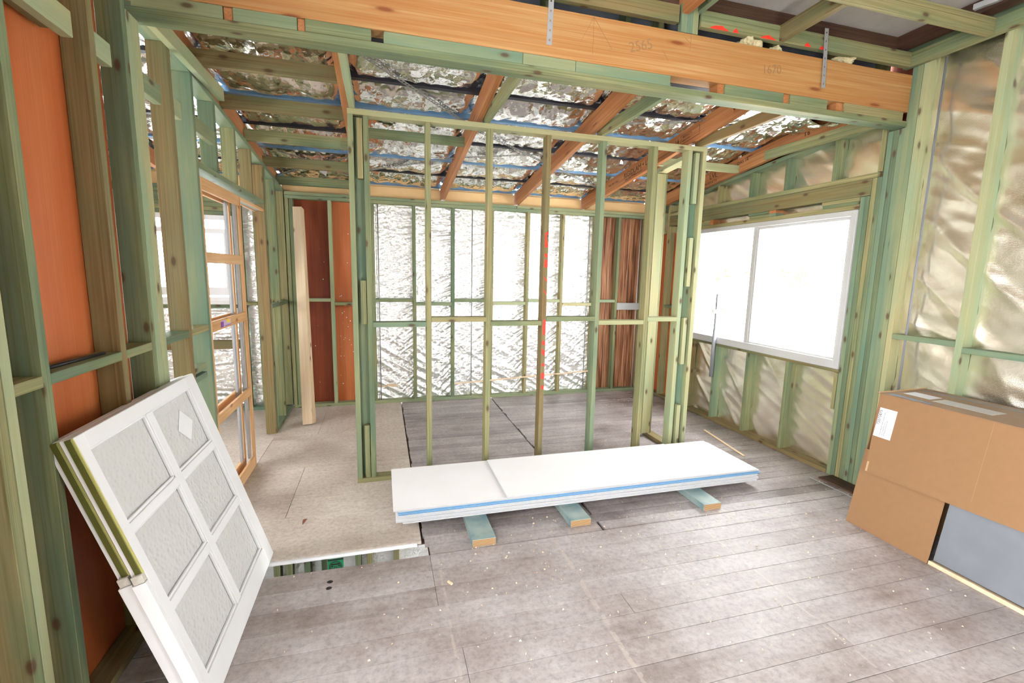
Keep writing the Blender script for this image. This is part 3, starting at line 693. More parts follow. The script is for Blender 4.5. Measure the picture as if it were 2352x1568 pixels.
# unseen rear wall added to cut light from behind; doorway added for fill
wf = empty('wall_front', (1.2, -0.65, 0), kind='structure')
for lo, hi in (((-1.1, -0.70, 0), (1.6, -0.66, 3.33)), ((2.15, -0.70, 0), (3.6, -0.66, 3.33)), ((1.6, -0.70, 2.1), (2.15, -0.66, 3.33)),):
    box('unseen_wall_sheet', lo, hi, FOIL_WARM, wf, bev=0)
for x in (-0.8, -0.35, 0.1, 0.55, 0.9, 1.3, 1.564, 2.15, 2.6, 3.1, 3.45): box('stud', (x, -0.655, 0), (x + 0.036, -0.60, 3.3), GREEN, wf)
box('unseen_wall_sheet', (-3.4, 0.58, 0), (-1.11, 0.60, 3.33), GREYSHEET, wf, bev=0)  # unseen divider, added to keep corner light out of the side room
for lo, hi in (((0.6, -0.1), (1.2, 3.4)), ((3.6, -0.1), (5.75, 3.4)), ((1.2, -0.1), (3.6, 0.9)), ((1.2, 2.1), (3.6, 3.4))):
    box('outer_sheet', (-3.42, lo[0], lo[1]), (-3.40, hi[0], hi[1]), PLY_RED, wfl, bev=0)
# window
w1 = empty('window_1', (3.53, 3.68, 0.87), kind='structure')
y0, y1, z0, z1 = 2.764, 4.602, 0.868, 2.104
for lo, hi in (((3.478, y0, z0), (3.585, y0 + 0.045, z1)), ((3.478, y1 - 0.045, z0), (3.585, y1, z1)), ((3.478, y0 + .045, z1 - 0.045), (3.585, y1 - .045, z1)), ((3.478, y0 + .045, z0), (3.585, y1 - .045, z0 + 0.07)),
               ((3.495, 3.745, z0 + .07), (3.57, 3.795, z1 - .045))):
    box('window_frame', lo, hi, WINFRAME, w1, bev=0.003)
for lo, hi in (((3.50, y0 + .045, z0 + .07), (3.54, y0 + 0.07, z1 - .045)), ((3.50, 3.725, z0 + .07), (3.54, 3.744, z1 - .045)), ((3.50, y0 + .07, z1 - .068), (3.54, 3.725, z1 - .045)), ((3.50, y0 + .07, z0 + .07), (3.54, 3.725, z0 + .085))):
    box('sash', lo, hi, WINFRAME, w1)
box('glass_pane', (3.528, 3.795, z0 + .07), (3.532, y1 - .045, z1 - .045), GLASS, w1, bev=0)
box('glass_pane', (3.518, y0 + .07, z0 + .085), (3.522, 3.725, z1 - .068), GLASS, w1, bev=0)

# ================================================================== PARTITION
pf = empty('partition_frame', (1.2, 3.475, 0), lab='free-standing green treated pine stud frame crossing the middle of the room', cat='wall frame')
Y0, Y1 = 3.43, 3.52
box('bottom_plate', (-0.20, Y0, 0), (2.62, Y1, 0.035), GREEN, pf)
box('top_plate', (-0.20, Y0, 2.600), (2.62, Y1, 2.635), GREEN_PALE, pf)
for x, mt in ((-0.20, GREEN_TEAL), (-0.101, GREEN), (0.314, GREEN), (0.763, GREEN), (1.212, GREEN_BROWN), (1.672, GREEN_TEAL), (2.122, GREEN), (2.445, GREEN_PALE), (2.583, GREEN_PALE)):
    st = box('stud', (x, Y0, 0.0355), (x + 0.036, Y1, 2.5995), mt, pf)
    if x == 1.212:
        zs = (1.89, 1.775, 1.732, 1.695, 1.682, 1.622, 1.552, 1.508, 1.45, 1.406, 1.214, 1.092, 1.047, 1.008, 0.984, 0.92, 0.863, 0.838, 0.784, 0.734, 0.68, 0.651)
        sl = (0, .01, 0, .03, .03, 0, .005, .02, 0, .0, 0)
        for k in range(0, 22, 2):
            a, c, s = zs[k], zs[k + 1], sl[k // 2]
            bm = bmesh.new(); xa, xb = 1.217 + random.uniform(0, .006), 1.2465
            if k == 0:
                shapes = [((xa, a - .02), (xb, a), (xb, a - .03), (xa + .012, a - .03), (xa + .012, c + .03), (xb, a - .045), (xb, c), (xa, c))]
                quads = [[(xa, a - .01), (xa + .012, a), (xb, a), (xb, a - .02)], [(xa, a - .01), (xa + .014, a - .02), (xa + .014, c), (xa, c)], [(xa + .014, a - .05), (xb, c + .02), (xb, c), (xa + .014, c)]]
            elif s > 0.015:
                quads = [[(xa, a), (xb, a - s), (xb, c), (xa, c + s)]]
            else:
                quads = [[(xa + .003, a), (xb - .002, a - s), (xb, (a + c) / 2), (xa, (a + c) / 2)], [(xa, (a + c) / 2), (xb, (a + c) / 2), (xb - .002, c), (xa + .002, c + s)]]
            for q in quads:
                bm.faces.new([bm.verts.new((p[0], 0, p[1])) for p in q])
            thicken(bm, (0, 0.0006, 0))
            obj_bm('paint_mark', bm, REDPAINT, st, Matrix.Translation((0, Y0 - 0.0007, 0)))
box('stud', (-0.164, Y0 + 0.055, 0.0355), (-0.102, Y1, 2.5995), GREEN_TEAL, pf)
for z0, z1 in ((2.19, 2.58), (1.19, 1.50), (0.037, 0.44)):
    box('spacer_block', (-0.142, Y0 + 0.004, z0), (-0.106, Y0 + .0545, z1), GREEN, pf)
box('stud', (2.482, Y0 + 0.055, 0.0355), (2.582, Y1, 2.5995), GREEN_TEAL, pf)
for z0, z1 in ((2.18, 2.585), (1.49, 1.90), (0.81, 1.22), (0.037, 0.44)):
    box('spacer_block', (2.517, Y0 + 0.004, z0), (2.553, Y0 + .0545, z1), GREEN_PALE, pf)
for a, c, z, mt in ((-0.0645, 0.3135, 1.168, GREEN_TEAL), (0.3505, 0.7625, 1.202, GREEN), (0.7995, 1.2115, 1.168, GREEN), (1.2485, 1.6715, 1.20, GREEN), (1.7085, 2.1215, 1.168, GREEN_PALE), (2.1585, 2.4445, 1.192, GREEN_PALE)):
    box('noggin', (a, Y0, z), (c, Y1, z + 0.036), mt, pf)
# short return wall behind its right end
box('bottom_plate', (2.50, 3.521, 0), (2.59, 3.94, 0.035), GREEN_BROWN, pf)
box('stud', (2.44, 3.86, 0.0355), (2.53, 3.895, 2.50), GREEN_PALE, pf)
box('stud', (2.53, 3.86, 0.0355), (2.545, 3.94, 2.50), GREEN, pf)
bar('raked_plate', (2.49, 3.522, 2.555), (2.49, 3.95, 2.515), 0.09, 0.035, GREEN_PALE, pf)

# ================================================================== BEAM AND HEADER
bmB = box('ceiling_beam', (-1.25, 2.50, 2.715), (3.488, 2.59, 2.952), LVL, None, bev=0.003)
label(bmB, 'long honey-coloured laminated timber beam spanning the top of the room', 'beam')
text('pencil_note', '2565', 0.075, (1.355, 2.4992, 2.80), (1, 0, 0.28), (0, 0, 1), PENCIL, bmB)
text('pencil_note', '1670', 0.072, (2.255, 2.4992, 2.805), (1, 0, 0.12), (0, 0, 1), PENCIL, bmB)
for A, B in (((1.13, 2.945), (1.05, 2.80)), ((1.13, 2.945), (1.13, 2.76)), ((1.13, 2.945), (1.245, 2.80)), ((1.74, 2.95), (1.74, 2.865)), ((1.70, 2.925), (1.74, 2.90)), ((1.56, 2.84), (1.60, 2.79))):
    bar('pencil_line', (A[0], 2.4995, A[1]), (B[0], 2.4995, B[1]), 0.0008, 0.0022, PENCIL, bmB, up=(0, 1, 0), bev=0)
hp = box('header_plate', (-1.09, 2.50, 2.6225), (3.50, 2.59, 2.658), GREEN, None)
label(hp, 'long green plate running under the blocks beneath the laminated beam', 'timber plate')
k = 0
hb = ['far left', 'second from left', 'third from left', 'fourth from left', 'fifth from left', 'sixth from left']
blocks = [(-1.0, -0.655, GREEN_TEAL), (-0.615, -0.352, GREEN_TEAL), (-0.318, -0.025, GREEN), (0.032, 0.735, GREEN_TEAL), (0.737, 1.035, GREEN_TEAL), (1.037, 1.625, GREEN_TEAL), (2.0, 2.435, GREEN), (2.487, 2.785, GREEN), (2.93, 3.45, GREEN)]
descr = ['leftmost green block between beam and header plate', 'short green block right of the leftmost one under the beam', 'green block with a knot just left of the see-through gap under the beam',
         'long pale green block above the second ceiling joist bay', 'short green block in the middle under the beam, butted both sides', 'green block left of the widest gap under the beam',
         'green block right of the widest gap under the beam', 'green block between two rafter ends under the beam right part', 'rightmost green block under the beam, next to the packed studs']
for (a, c, mt), dsc in zip(blocks, descr):
    o = box('spacer_block', (a, 2.502, 2.659), (c, 2.588, 2.714), mt, None); label(o, dsc, 'timber block', 'blocks between beam and header plate')
for a, c, dsc in ((-0.653, -0.617, 'brown block end filling the first slit under the beam at left'), (-0.350, -0.320, 'dark brown block end in the second slit under the beam'),
                  (1.955, 1.998, 'brown end block at the right side of the widest gap under the beam'), (2.437, 2.485, 'brown end block between green blocks under the strap of the beam'), (2.868, 2.928, 'rightmost brown end block under the beam')):
    o = box('packing_block', (a, 2.51, 2.659), (c, 2.588, 2.714), RAFT, None); label(o, dsc, 'timber block', 'brown block ends under the beam')
# hoop-iron straps on the beam
def strap(name, A, B, lab, holes=6, w=0.03):
    A, B = Vector(A), Vector(B); L = (B - A).length
    bm = bmesh.new(); t = 0.0012
    # flat strip with real round-ish holes: ladder of quads round square holes
    xs = [-w / 2, -0.004, 0.004, w / 2]; n_ = holes
    zs = [0]
    for i in range(n_):
        c = L * (i + 0.5) / n_; zs += [c - 0.005, c + 0.005]
    zs.append(L)
    grid = {}
    def V(i, j):
        if (i, j) not in grid: grid[i, j] = bm.verts.new((xs[i], 0, zs[j]))
        return grid[i, j]
    for j in range(len(zs) - 1):
        for i in range(3):
            if i == 1 and j % 2 == 1: continue
            bm.faces.new((V(i, j), V(i + 1, j), V(i + 1, j + 1), V(i, j + 1)))
    thicken(bm, (0, t, 0))
    Z = (B - A).normalized(); Y = Vector((0, 1, 0)); X = Y.cross(Z).normalized(); Y = Z.cross(X)
    M = Matrix((X, Y, Z)).transposed().to_4x4(); M.translation = A
    o = obj_bm(name, bm, STEEL, None, M); label(o, lab, 'metal strap'); return o
strap('metal_strap', (0.878, 2.4975, 2.77), (0.885, 2.4975, 3.10), 'galvanised strap hanging down the beam face, left one', 7)
strap('metal_strap', (2.722, 2.488, 2.775), (2.70, 2.488, 3.12), 'galvanised strap down the beam face near its right end', 7)

# ceiling joists between header and partition
def joist(x0, ya, yc, lab, z0=2.6355, h=0.075, w=0.036, mt=GREEN):
    o = box('ceiling_joist', (x0, ya, z0), (x0 + w, yc, z0 + h), mt, None); label(o, lab, 'joist', 'green joists from header to partition'); return o
for x0, yc, lab, mt in ((-0.188, 3.51, 'pale green ceiling joist beside the leftmost long rafter', GREEN_PALE), (0.735, 3.51, 'green ceiling joist touching the second rafter, left of the room centre', GREEN),
                        (1.652, 3.51, 'green ceiling joist beside the third rafter', GREEN), (2.552, 3.51, 'dark green ceiling joist with brown streaks beside the lettered rafter', GREEN_BROWN),
                        (3.352, 3.60, 'short green joist with a free sawn end above the right window wall', GREEN), (-0.995, 3.58, 'pale green joist with free sawn end along the top of the left wall', GREEN_PALE)):
    o = joist(x0, 2.592, yc, lab, mt=mt)

# rafters
rl = ['orange laminated rafter above the left wall', 'orange laminated rafter over the left end of the partition', 'orange laminated rafter meeting the back wall left of the red-marked stud', 'orange laminated rafter passing behind the red-marked stud',
      'orange laminated rafter stamped with black lettering above the partition right end', 'orange laminated rafter along the top of the right window wall']
rx = [-1.072, -0.237, 0.688, 1.596, 2.492, 3.432]
rafters = []
for x, lab in zip(rx, rl):
    o = bar('rafter', (x + 0.0225, 2.60, zb(2.60) + 0.07), (x + 0.0225, 5.76, zb(5.76) + 0.07), 0.045, 0.14, RAFT); label(o, lab, 'rafter'); rafters.append(o)
for x in (-2.0, -2.9):
    o = bar('rafter', (x + 0.0225, 2.60, zb(2.60) + 0.07), (x + 0.0225, 5.76, zb(5.76) + 0.07), 0.045, 0.14, RAFT); label(o, 'orange laminated rafter over the side room behind the left wall, %s' % ('nearer' if x > -2.5 else 'farther'), 'rafter')
up_r = (0, 0.124, 1); xd = (0, -1, 0.125)
def rtext(body, size, x, y, dz, par, bold=0.0):
    for w_ in body.split():
        o_ = text('stamped_lettering', w_, size, (x - 0.0008, y, zb(y) + dz), xd, up_r, BROWNINK, par, bold)
        y -= max(v.co.x for v in o_.data.vertices) + size * 0.35
r3, r4 = rafters[4], rafters[5]
rtext('RIGIDLAM \u2022 LVL', 0.075, 2.492, 4.58, 0.050, r3)
rtext('THE 170 X 26-2', 0.032, 2.492, 4.92, 0.060, r3)
rtext('STRUCTURAL  TO ORDER PRODUCT', 0.020, 2.492, 4.55, 0.020, r3)
rtext('14', 0.055, 2.492, 3.70, 0.055, r3, 0.0006)
rtext('PRODUCTS', 0.024, 2.492, 3.60, 0.078, r3)
rtext('AS/NZS 4357', 0.018, 2.492, 3.60, 0.050, r3)
rtext('9', 0.055, 2.492, 3.01, 0.035, r3, 0.0006)
rtext('DAS   14', 0.045, 3.432, 4.02, 0.075, r4)
rtext('LVL', 0.075, 3.432, 4.42, 0.060, r4)
rtext('PRODUCTS', 0.038, 3.432, 4.50, 0.012, r4)
rtext('1 6', 0.05, 3.432, 3.27, 0.055, r4, 0.0006)
for y0_, y1_ in ((3.62, 3.38), (3.98, 3.76), (4.14, 4.10)):
    for dz in (0.035, 0.105):
        bar('stamp_border', (2.4915, y0_, zb(y0_) + dz), (2.4915, y1_, zb(y1_) + dz), 0.0006, 0.003, BROWNINK, r3, up=(0, 0, 1), bev=0)
    for yy in (y0_, y1_):
        bar('stamp_border', (2.4915, yy, zb(yy) + 0.035), (2.4915, yy, zb(yy) + 0.105), 0.0006, 0.003, BROWNINK, r3, up=(0, 1, 0), bev=0)

# green ceiling battens left of the partition and between rafters
bl = ['nearest of the five dark green battens between left wall and partition', 'second nearest green batten between left wall and partition', 'middle green batten of the five between left wall and partition',
      'second farthest green batten between left wall and partition', 'farthest green batten above the red-brown back cladding']
for y, lab, mt in zip((3.20, 3.72, 4.28, 4.86, 5.40), bl, (GREEN_BROWN, GREEN_BROWN, GREEN, GREEN_BROWN, GREEN)):
    o = box('ceiling_batten', (-1.026, y, zb(y)), (-0.238, y + 0.04, zb(y) + 0.088), mt); label(o, lab, 'batten', 'green battens between left wall and partition')
o = box('ceiling_batten', (-0.191, 4.0, zb(4.0) + .005), (0.687, 4.04, zb(4.0) + 0.075), GREEN); label(o, 'green batten between the two left rafters behind the partition top', 'batten')
o = box('ceiling_batten', (2.538, 3.99, zb(4.0) - .002), (3.431, 4.03, zb(4.0) + 0.068), GREEN_PALE); label(o, 'pale green batten between the lettered rafter and the right rafter', 'batten')

# purlins
pd = [(2.98, 0, 'dark steel purlin nearest the beam'), (3.43, 0, 'dark steel purlin just in front of the partition top'), (3.83, 1, 'blue steel purlin just behind the partition top'),
      (4.31, 0, 'dark steel purlin halfway to the back wall'), (4.79, 1, 'blue steel purlin farther back above the lettering'), (5.21, 0, 'thin dark steel purlin near the back wall'), (5.66, 1, 'bluish purlin directly above the back wall blocking')]
for y, c, lab in pd:
    z = zb(y) + 0.1425
    bm = bmesh.new()
    pr = [(-0.030, 0.0), (-0.030, 0.003), (-0.020, 0.003), (-0.014, 0.038), (0.014, 0.038), (0.020, 0.003), (0.030, 0.003), (0.030, 0.0), (0.017, 0.0), (0.012, 0.035), (-0.012, 0.035), (-0.017, 0.0)]
    pr = [(-0.018, 0), (0.018, 0), (0.014, 0.040), (-0.014, 0.040)]
    a = [bm.verts.new((-3.3, p, q)) for p, q in pr]; e = [bm.verts.new((3.6, p, q)) for p, q in pr]
    for i in range(4):
        j = (i + 1) % 4; bm.faces.new((a[i], a[j], e[j], e[i]))
    bm.faces.new(a); bm.faces.new(e[::-1])
    M = Matrix.Translation((0, y, z)) @ Matrix.Rotation(-math.atan(0.125), 4, 'X')
    o = obj_bm('purlin', bm, PURLIN_BLUE if c else PURLIN_DARK, None, M); label(o, lab, 'purlin')

# roof foil with sag between purlins
ceil_ = empty('ceiling', (0.8, 4.2, 2.7), kind='structure')
PY = [2.50] + [p[0] for p in pd] + [5.9]
RXS = [-3.3, -2.9 + .02, -2.0 + .02] + [x + 0.02 for x in rx] + [3.62]
def rooffoil(u, v):
    x = -3.3 + 6.95 * u; y = 2.66 + 3.08 * v
    for a, c in zip(PY, PY[1:]):
        if a <= y <= c: break
    t = (y - a) / (c - a); s = math.sin(math.pi * t)
    for p, q in zip(RXS, RXS[1:]):
        if p <= x <= q: break
    r = (x - p) / (q - p); sr = min(1, 3.2 * math.sin(math.pi * max(0, min(1, r))))
    sag = 0.062 * (s ** 0.5) * sr
    near = math.exp(-(c - y) * 7)          # folds gather along the purlins
    fold = 0.022 * near * ridge(Vector((x * 8.0, y * 1.5, 5))) * s ** 0.5
    cr = 0.012 * mn.noise(Vector((x * 5, y * 7, 1))) + 0.006 * ridge(Vector((x * 12, y * 8, 7))) + 0.002 * mn.noise(Vector((x * 30, y * 30, 3)))
    z = zb(y) + 0.1425 + 0.047 - sag - (fold + cr) * min(1, sr) * min(1, s * 2.2)
    return (x, y, z)
sheet('sarking_foil', 560, 250, rooffoil, FOIL_ROOF, ceil_)
def roof_top(u, v):
    x = -3.4 + 7.2 * u; y = 2.62 + 3.3 * v
    return (x, y, zb(y) + 0.225)
sheet('roof_sheeting', 2, 2, roof_top, plain('roof_sheet', (0.5, 0.5, 0.5), 0.6), ceil_, thick=0.02)
# torn flap of foil at the right
def flap(u, v):
    x = 2.95 + 0.62 * u; y = 3.05 + 0.45 * v - 0.22 * u
    return (x, y, zb(y) + 0.14 - 0.09 * math.sin(math.pi * u * 0.9) * (1 - v) - 0.05 * u + 0.02 * ridge(Vector((x * 11, y * 9, 2))) - 0.02)
fl = sheet('foil_flap', 60, 40, flap, FOIL_ROOF); label(fl, 'torn flap of silver foil hanging below the roof at the right', 'foil')
# notched brace straps (crossing)
def brace(name, A, B, lab):
    A, B = Vector(A), Vector(B); L = (B - A).length
    bm = bmesh.new(); n_ = int(L / 0.03)
    xs = [-0.016, -0.006, 0.006, 0.016]
    zs = []
    for i in range(n_): zs += [i * L / n_, i * L / n_ + 0.012]
    zs.append(L); grid = {}
    def V(i, j):
        if (i, j) not in grid: grid[i, j] = bm.verts.new((xs[i], 0, zs[j]))
        return grid[i, j]
    for j in range(len(zs) - 1):
        for i in range(3):
            if i == 1 and j % 2: continue
            bm.faces.new((V(i, j), V(i + 1, j), V(i + 1, j + 1), V(i, j + 1)))
    thicken(bm, (0, 0.0012, 0))
    Z = (B - A).normalized(); Y = Vector((0, 0.124, 1)); X = Y.cross(Z).normalized(); Y = Z.cross(X)
    M = Matrix((X, Y, Z)).transposed().to_4x4(); M.translation = A
    o = obj_bm(name, bm, DULLSTEEL, None, M); label(o, lab, 'metal strap')
def rp(x, y, d=0.108): return (x, y, zb(y) + d)
brace('brace_strap', rp(-0.19, 2.98), rp(0.69, 3.84), 'perforated metal brace strap slanting under the foil above the partition left part')
brace('brace_strap', rp(0.735, 3.90), rp(2.49, 5.14), 'perforated brace strap running on towards the back right under the foil')
brace('brace_strap', rp(2.49, 3.32), rp(1.642, 3.62), 'perforated brace strap in the bay beside the lettered rafter')
brace('brace_strap', rp(1.595, 4.24), rp(0.735, 4.55), 'perforated brace strap crossing the other in the middle bay')
brace('brace_strap', rp(0.687, 4.57), rp(-0.19, 5.16), 'perforated brace strap in the bay behind the partition left end')
brace('brace_strap', rp(-1.02, 4.62), rp(-0.24, 5.35), 'perforated brace strap above the red-brown cladding slanting right')
brace('brace_strap', rp(-0.24, 4.75), rp(-1.02, 5.45), 'perforated brace strap above the red-brown cladding slanting left')
bm = bmesh.new(); vs = [bm.verts.new(p) for p in ((0, 0, 0), (0.12, 0, 0.012), (0.10, 0.005, -0.075))]; bm.faces.new(vs); thicken(bm, (0, 0.001, 0))
o = obj_bm('paper_tag', bm, plain('grey_paper', (0.45, 0.42, 0.42), .7), None, Matrix.Translation((-0.60, 5.0, 2.545))); label(o, 'small grey triangular tag hanging from the brace straps', 'tag')

# ================================================================== OLD HOUSE PART ABOVE AND IN FRONT OF THE BEAM
wu = empty('wall_upper', (1.2, 2.66, 2.97), kind='structure')
box('backing_sheet', (-1.25, 2.745, 2.985), (3.58, 2.755, 3.188), GREYSHEET, wu)
for x in (-0.3, 0.3, 0.9, 1.40, 1.62, 1.86, 2.46, 3.0, 3.45):
    box('stud', (x, 2.655, 2.985), (x + 0.036, 2.744, 3.13), GREEN, wu)
box('plate', (-1.25, 2.655, 3.131), (3.58, 2.744, 3.168), GREEN_BROWN, wu)
box('plate', (-1.25, 2.655, 2.955), (3.58, 2.744, 2.984), GREEN, wu)
for x, mt in ((1.672, GREEN_TEAL), (1.709, GREEN_TEAL), (1.746, GREEN_TEAL)):
    box('stud', (x, 2.50, 2.954), (x + 0.036, 2.537, 3.109), mt, wu)
def th(name, lo, hi, mt, lab, cat):
    o = box(name, lo, hi, mt); label(o, lab, cat); return o
rb = th('ceiling_ribbon', (1.80, 2.50, 3.0), (3.452, 2.536, 3.09), GREEN, 'green ribbon board with red spray marks above the beam, right part', 'timber board')
for a, c in ((1.86, 1.99), (2.02, 2.06), (2.22, 2.33), (2.36, 2.38), (2.55, 2.60), (2.67, 2.71)):
    bm = bmesh.new(); random.seed(int(a * 100))
    n_ = 9; top = [(a + (c - a) * i / n_, 0, 3.002 + 0.018 * math.sin(math.pi * i / n_) + random.uniform(0, .006)) for i in range(n_ + 1)]
    vs = [bm.verts.new(p) for p in top] ; ws = [bm.verts.new((p[0], 0, 3.0005)) for p in top]
    for i in range(n_): bm.faces.new((ws[i], ws[i + 1], vs[i + 1], vs[i]))
    obj_bm('paint_mark', bm, REDPAINT, rb, Matrix.Translation((0, 2.4993, 0)))
th('ceiling_ribbon', (-1.0, 2.50, 3.0), (1.655, 2.536, 3.09), GREEN_BROWN, 'green ribbon board above the beam, left part beyond the upper posts', 'timber board')
th('ceiling_trimmer', (1.9, 2.055, 3.0), (3.452, 2.091, 3.09), GREEN, 'green trimmer board crossing overhead in the top right corner', 'timber board')
th('ceiling_trimmer', (3.454, 0.3, 3.0), (3.489, 2.55, 3.09), GREEN, 'green board along the top of the right foil wall', 'timber board')
th('ceiling_trimmer', (2.355, 2.092, 3.0), (2.392, 2.499, 3.09), GREEN_BROWN, 'short green joist joining ribbon and trimmer overhead', 'timber board')
th('roof_strut', (1.672, 1.3, 3.05), (1.715, 2.55, 3.17), RAFT, 'orange rafter end coming forward over the beam at top centre', 'timber board')
th('roof_strut', (1.772, 1.3, 3.07), (1.806, 2.55, 3.16), GREEN_TEAL, 'green joist beside the orange rafter end at top centre', 'timber board')
box('plate', (3.49, -0.4, 3.102), (3.58, 2.65, 3.185), GREEN, wr)
cg = empty('ceiling_front', (1.2, 1.2, 3.3), kind='structure')
box('ceiling_sheet', (-1.25, -0.7, 3.19), (3.58, 2.744, 3.205), OLDCEIL, cg)
box('ceiling_sheet', (-3.4, 0.6, 3.19), (-1.252, 2.744, 3.205), OLDCEIL, cg)  # unseen, added to stop sky light falling into the side room
for lo, hi in (((-1.25, 2.54, 3.11), (3.44, 2.652, 3.189)), ((3.36, 0.3, 3.115), (3.452, 2.538, 3.189))):
    box('old_batten', lo, hi, OLDWOOD, cg)
t = bar('daylight_streak_strip', (3.33, 2.10, 3.145), (3.43, 1.60, 3.145), 0.03, 0.03, STEEL); label(t, 'shiny metal strip added as a streak of daylight above the top right trimmer', 'duct')  # metal strip added to imitate daylight showing through a gap
for i, (x, s, lab) in enumerate(((2.20, 1.0, 'largest cream tuft of insulation peeking over the beam'), (2.39, 0.6, 'smallest cream tuft of insulation on top of the beam'), (2.93, 0.95, 'cream tuft of insulation on the beam near its right strap'))):
    bm = bmesh.new(); bmesh.ops.create_icosphere(bm, subdivisions=5, radius=0.055 * s)
    for v in bm.verts:
        p = v.co.copy(); v.co *= 1 + 0.7 * mn.noise(p * 24 + Vector((i * 7, 0, 0))) + 0.35 * mn.noise(p * 70 + Vector((i * 3, 1, 0))) + 0.12 * mn.noise(p * 200); v.co.z *= 0.62 if i else 0.8; v.co.x *= 1.1
    o = obj_bm('insulation_tuft', bm, TUFT, None, Matrix.Translation((x, 2.56, 2.985)), True); label(o, lab, 'insulation')

# ================================================================== WINDOW LEAVES LEANING ON THE LEFT WALL
def leaf(off, dy, lab, front):
    """local u along y, v up the slope, w out of the face"""
    base = Vector((-0.61, 0, 0)); V = Vector((-0.32, 0, 1.03)).normalized(); U = Vector((0, 1, 0)); Wn = U.cross(V).normalized()
    if Wn.x < 0: Wn = -Wn
    M = Matrix((U, V, Wn)).transposed().to_4x4(); M.translation = base + Wn * off + U * dy
    r = empty('window_leaf', M=M, lab=lab, cat='window', group='glazed window leaves leaning on the left wall')
    th_ = 0.042
    def piece(name, a, c, mat, bev=0.002, par=r):
        d = [c[i] - a[i] for i in range(3)]; ce = [(c[i] + a[i]) / 2 for i in range(3)]
        return place(name, box_mesh(*d, mat, bev), M @ Matrix.Translation(ce), par)
    L = 1.086
    piece('stile', (1.69, 0, -th_), (1.735, L, 0), WHITE)
    piece('stile', (1.668, 0, -th_), (1.689, 0.555, 0), WHITE)
    piece('stile', (2.545, 0, -th_), (2.64, L, 0), WHITE)
    piece('rail', (1.735, 1.03, -th_), (2.545, L, 0), WHITE)
    piece('rail', (1.735, 0, -th_), (2.545, 0.098, 0), WHITE)
    piece('muntin', (2.113, 0.098, -th_ + .004), (2.163, 1.03, -0.003), WHITE)
    for v0 in (0.388, 0.708):
        piece('muntin', (1.735, v0, -th_ + .004), (2.112, v0 + 0.036, -0.003), WHITE)
        piece('muntin', (2.164, v0, -th_ + .004), (2.545, v0 + 0.036, -0.003), WHITE)
    n_ = 0
    for (u0, u1) in ((1.735, 2.113), (2.163, 2.545)):
        for (v0, v1) in ((0.098, 0.388), (0.424, 0.708), (0.744, 1.03)):
            gp = piece('glass_pane', (u0 + .001, v0 + .001, -0.024), (u1 - .001, v1 - .001, -0.019), OBSC, 0)
            # glazing bead round each pane
            for (a, c) in (((u0, v0, -0.018), (u1, v0 + 0.011, -0.008)), ((u0, v1 - 0.007, -0.018), (u1, v1, -0.008)), ((u0, v0, -0.018), (u0 + 0.007, v1, -0.008)), ((u1 - 0.011, v0, -0.018), (u1, v1, -0.008))):
                piece('glazing_bead', a, c, WHITE, 0.001, gp)
            if front and u0 > 2 and v0 > 0.7:
                bm = bmesh.new(); pts = [(2.398, 0.962), (2.472, 0.886), (2.381, 0.812), (2.312, 0.886)]
                bm.faces.new([bm.verts.new((p[0], p[1], 0)) for p in pts]); thicken(bm, (0, 0, 0.0006))
                obj_bm('diamond_sticker', bm, WHITE, gp, M @ Matrix.Translation((0, 0, -0.0175)))
    ws = piece('weather_strip', (1.680, 0.585, -0.024), (1.6895, 1.084, -0.003), GOLD)
    piece('strip_lip', (1.681, 0.585, -0.003), (1.6845, 1.084, 0.002), YELLOWISH, 0, ws)
    piece('strip_end_clip', (1.668, 0.557, -0.034), (1.6895, 0.587, 0.0), CLEAR)
    piece('edge_strip', (2.6405, 0.62, -0.030), (2.646, L, -0.010), YELLOWISH, 0)
    return r
YELLOWISH = plain('yellow_green_seal', (0.62, 0.60, 0.22), 0.35, 0.3)
leaf(0.0, 0.0, 'front white window leaf with six obscure panes and a diamond sticker', True)
leaf(-0.052, 0.022, 'rear white window leaf standing directly behind the one with the sticker', False)

# ================================================================== PLASTERBOARD STACK
for i, (x, y, lab) in enumerate(((0.475, 2.425, 'left teal-topped laminated bearer under the plasterboard stack'), (1.112, 2.488, 'middle teal-topped laminated bearer under the plasterboard stack'), (2.078, 2.468, 'right teal-topped laminated bearer under the plasterboard stack'))):
    o = box('timber_bearer', (x, y, 0.0), (x + 0.14, 3.32, 0.0445), TEALPAINT, None, 0.002, PLYEND); label(o, lab, 'timber bearer', 'bearers under the plasterboard')
sheets = [('lowest', GYP_EDGE, 0.095, 2.735), ('second lowest', GYP_EDGE, 0.055, 2.745), ('third from the bottom', GYP_EDGE, 0.055, 2.735), ('fourth from the bottom', GYP_EDGE, 0.07, 2.74), ('fifth from the bottom', GYP_EDGE, 0.065, 2.735),
          ('lower blue-edged', GYP_BLUE, 0.07, 2.74), ('upper blue-edged', GYP_BLUE, 0.068, 2.735), ('beige-edged', GYP_BEIGE, 0.07, 2.73)]
z = 0.0452
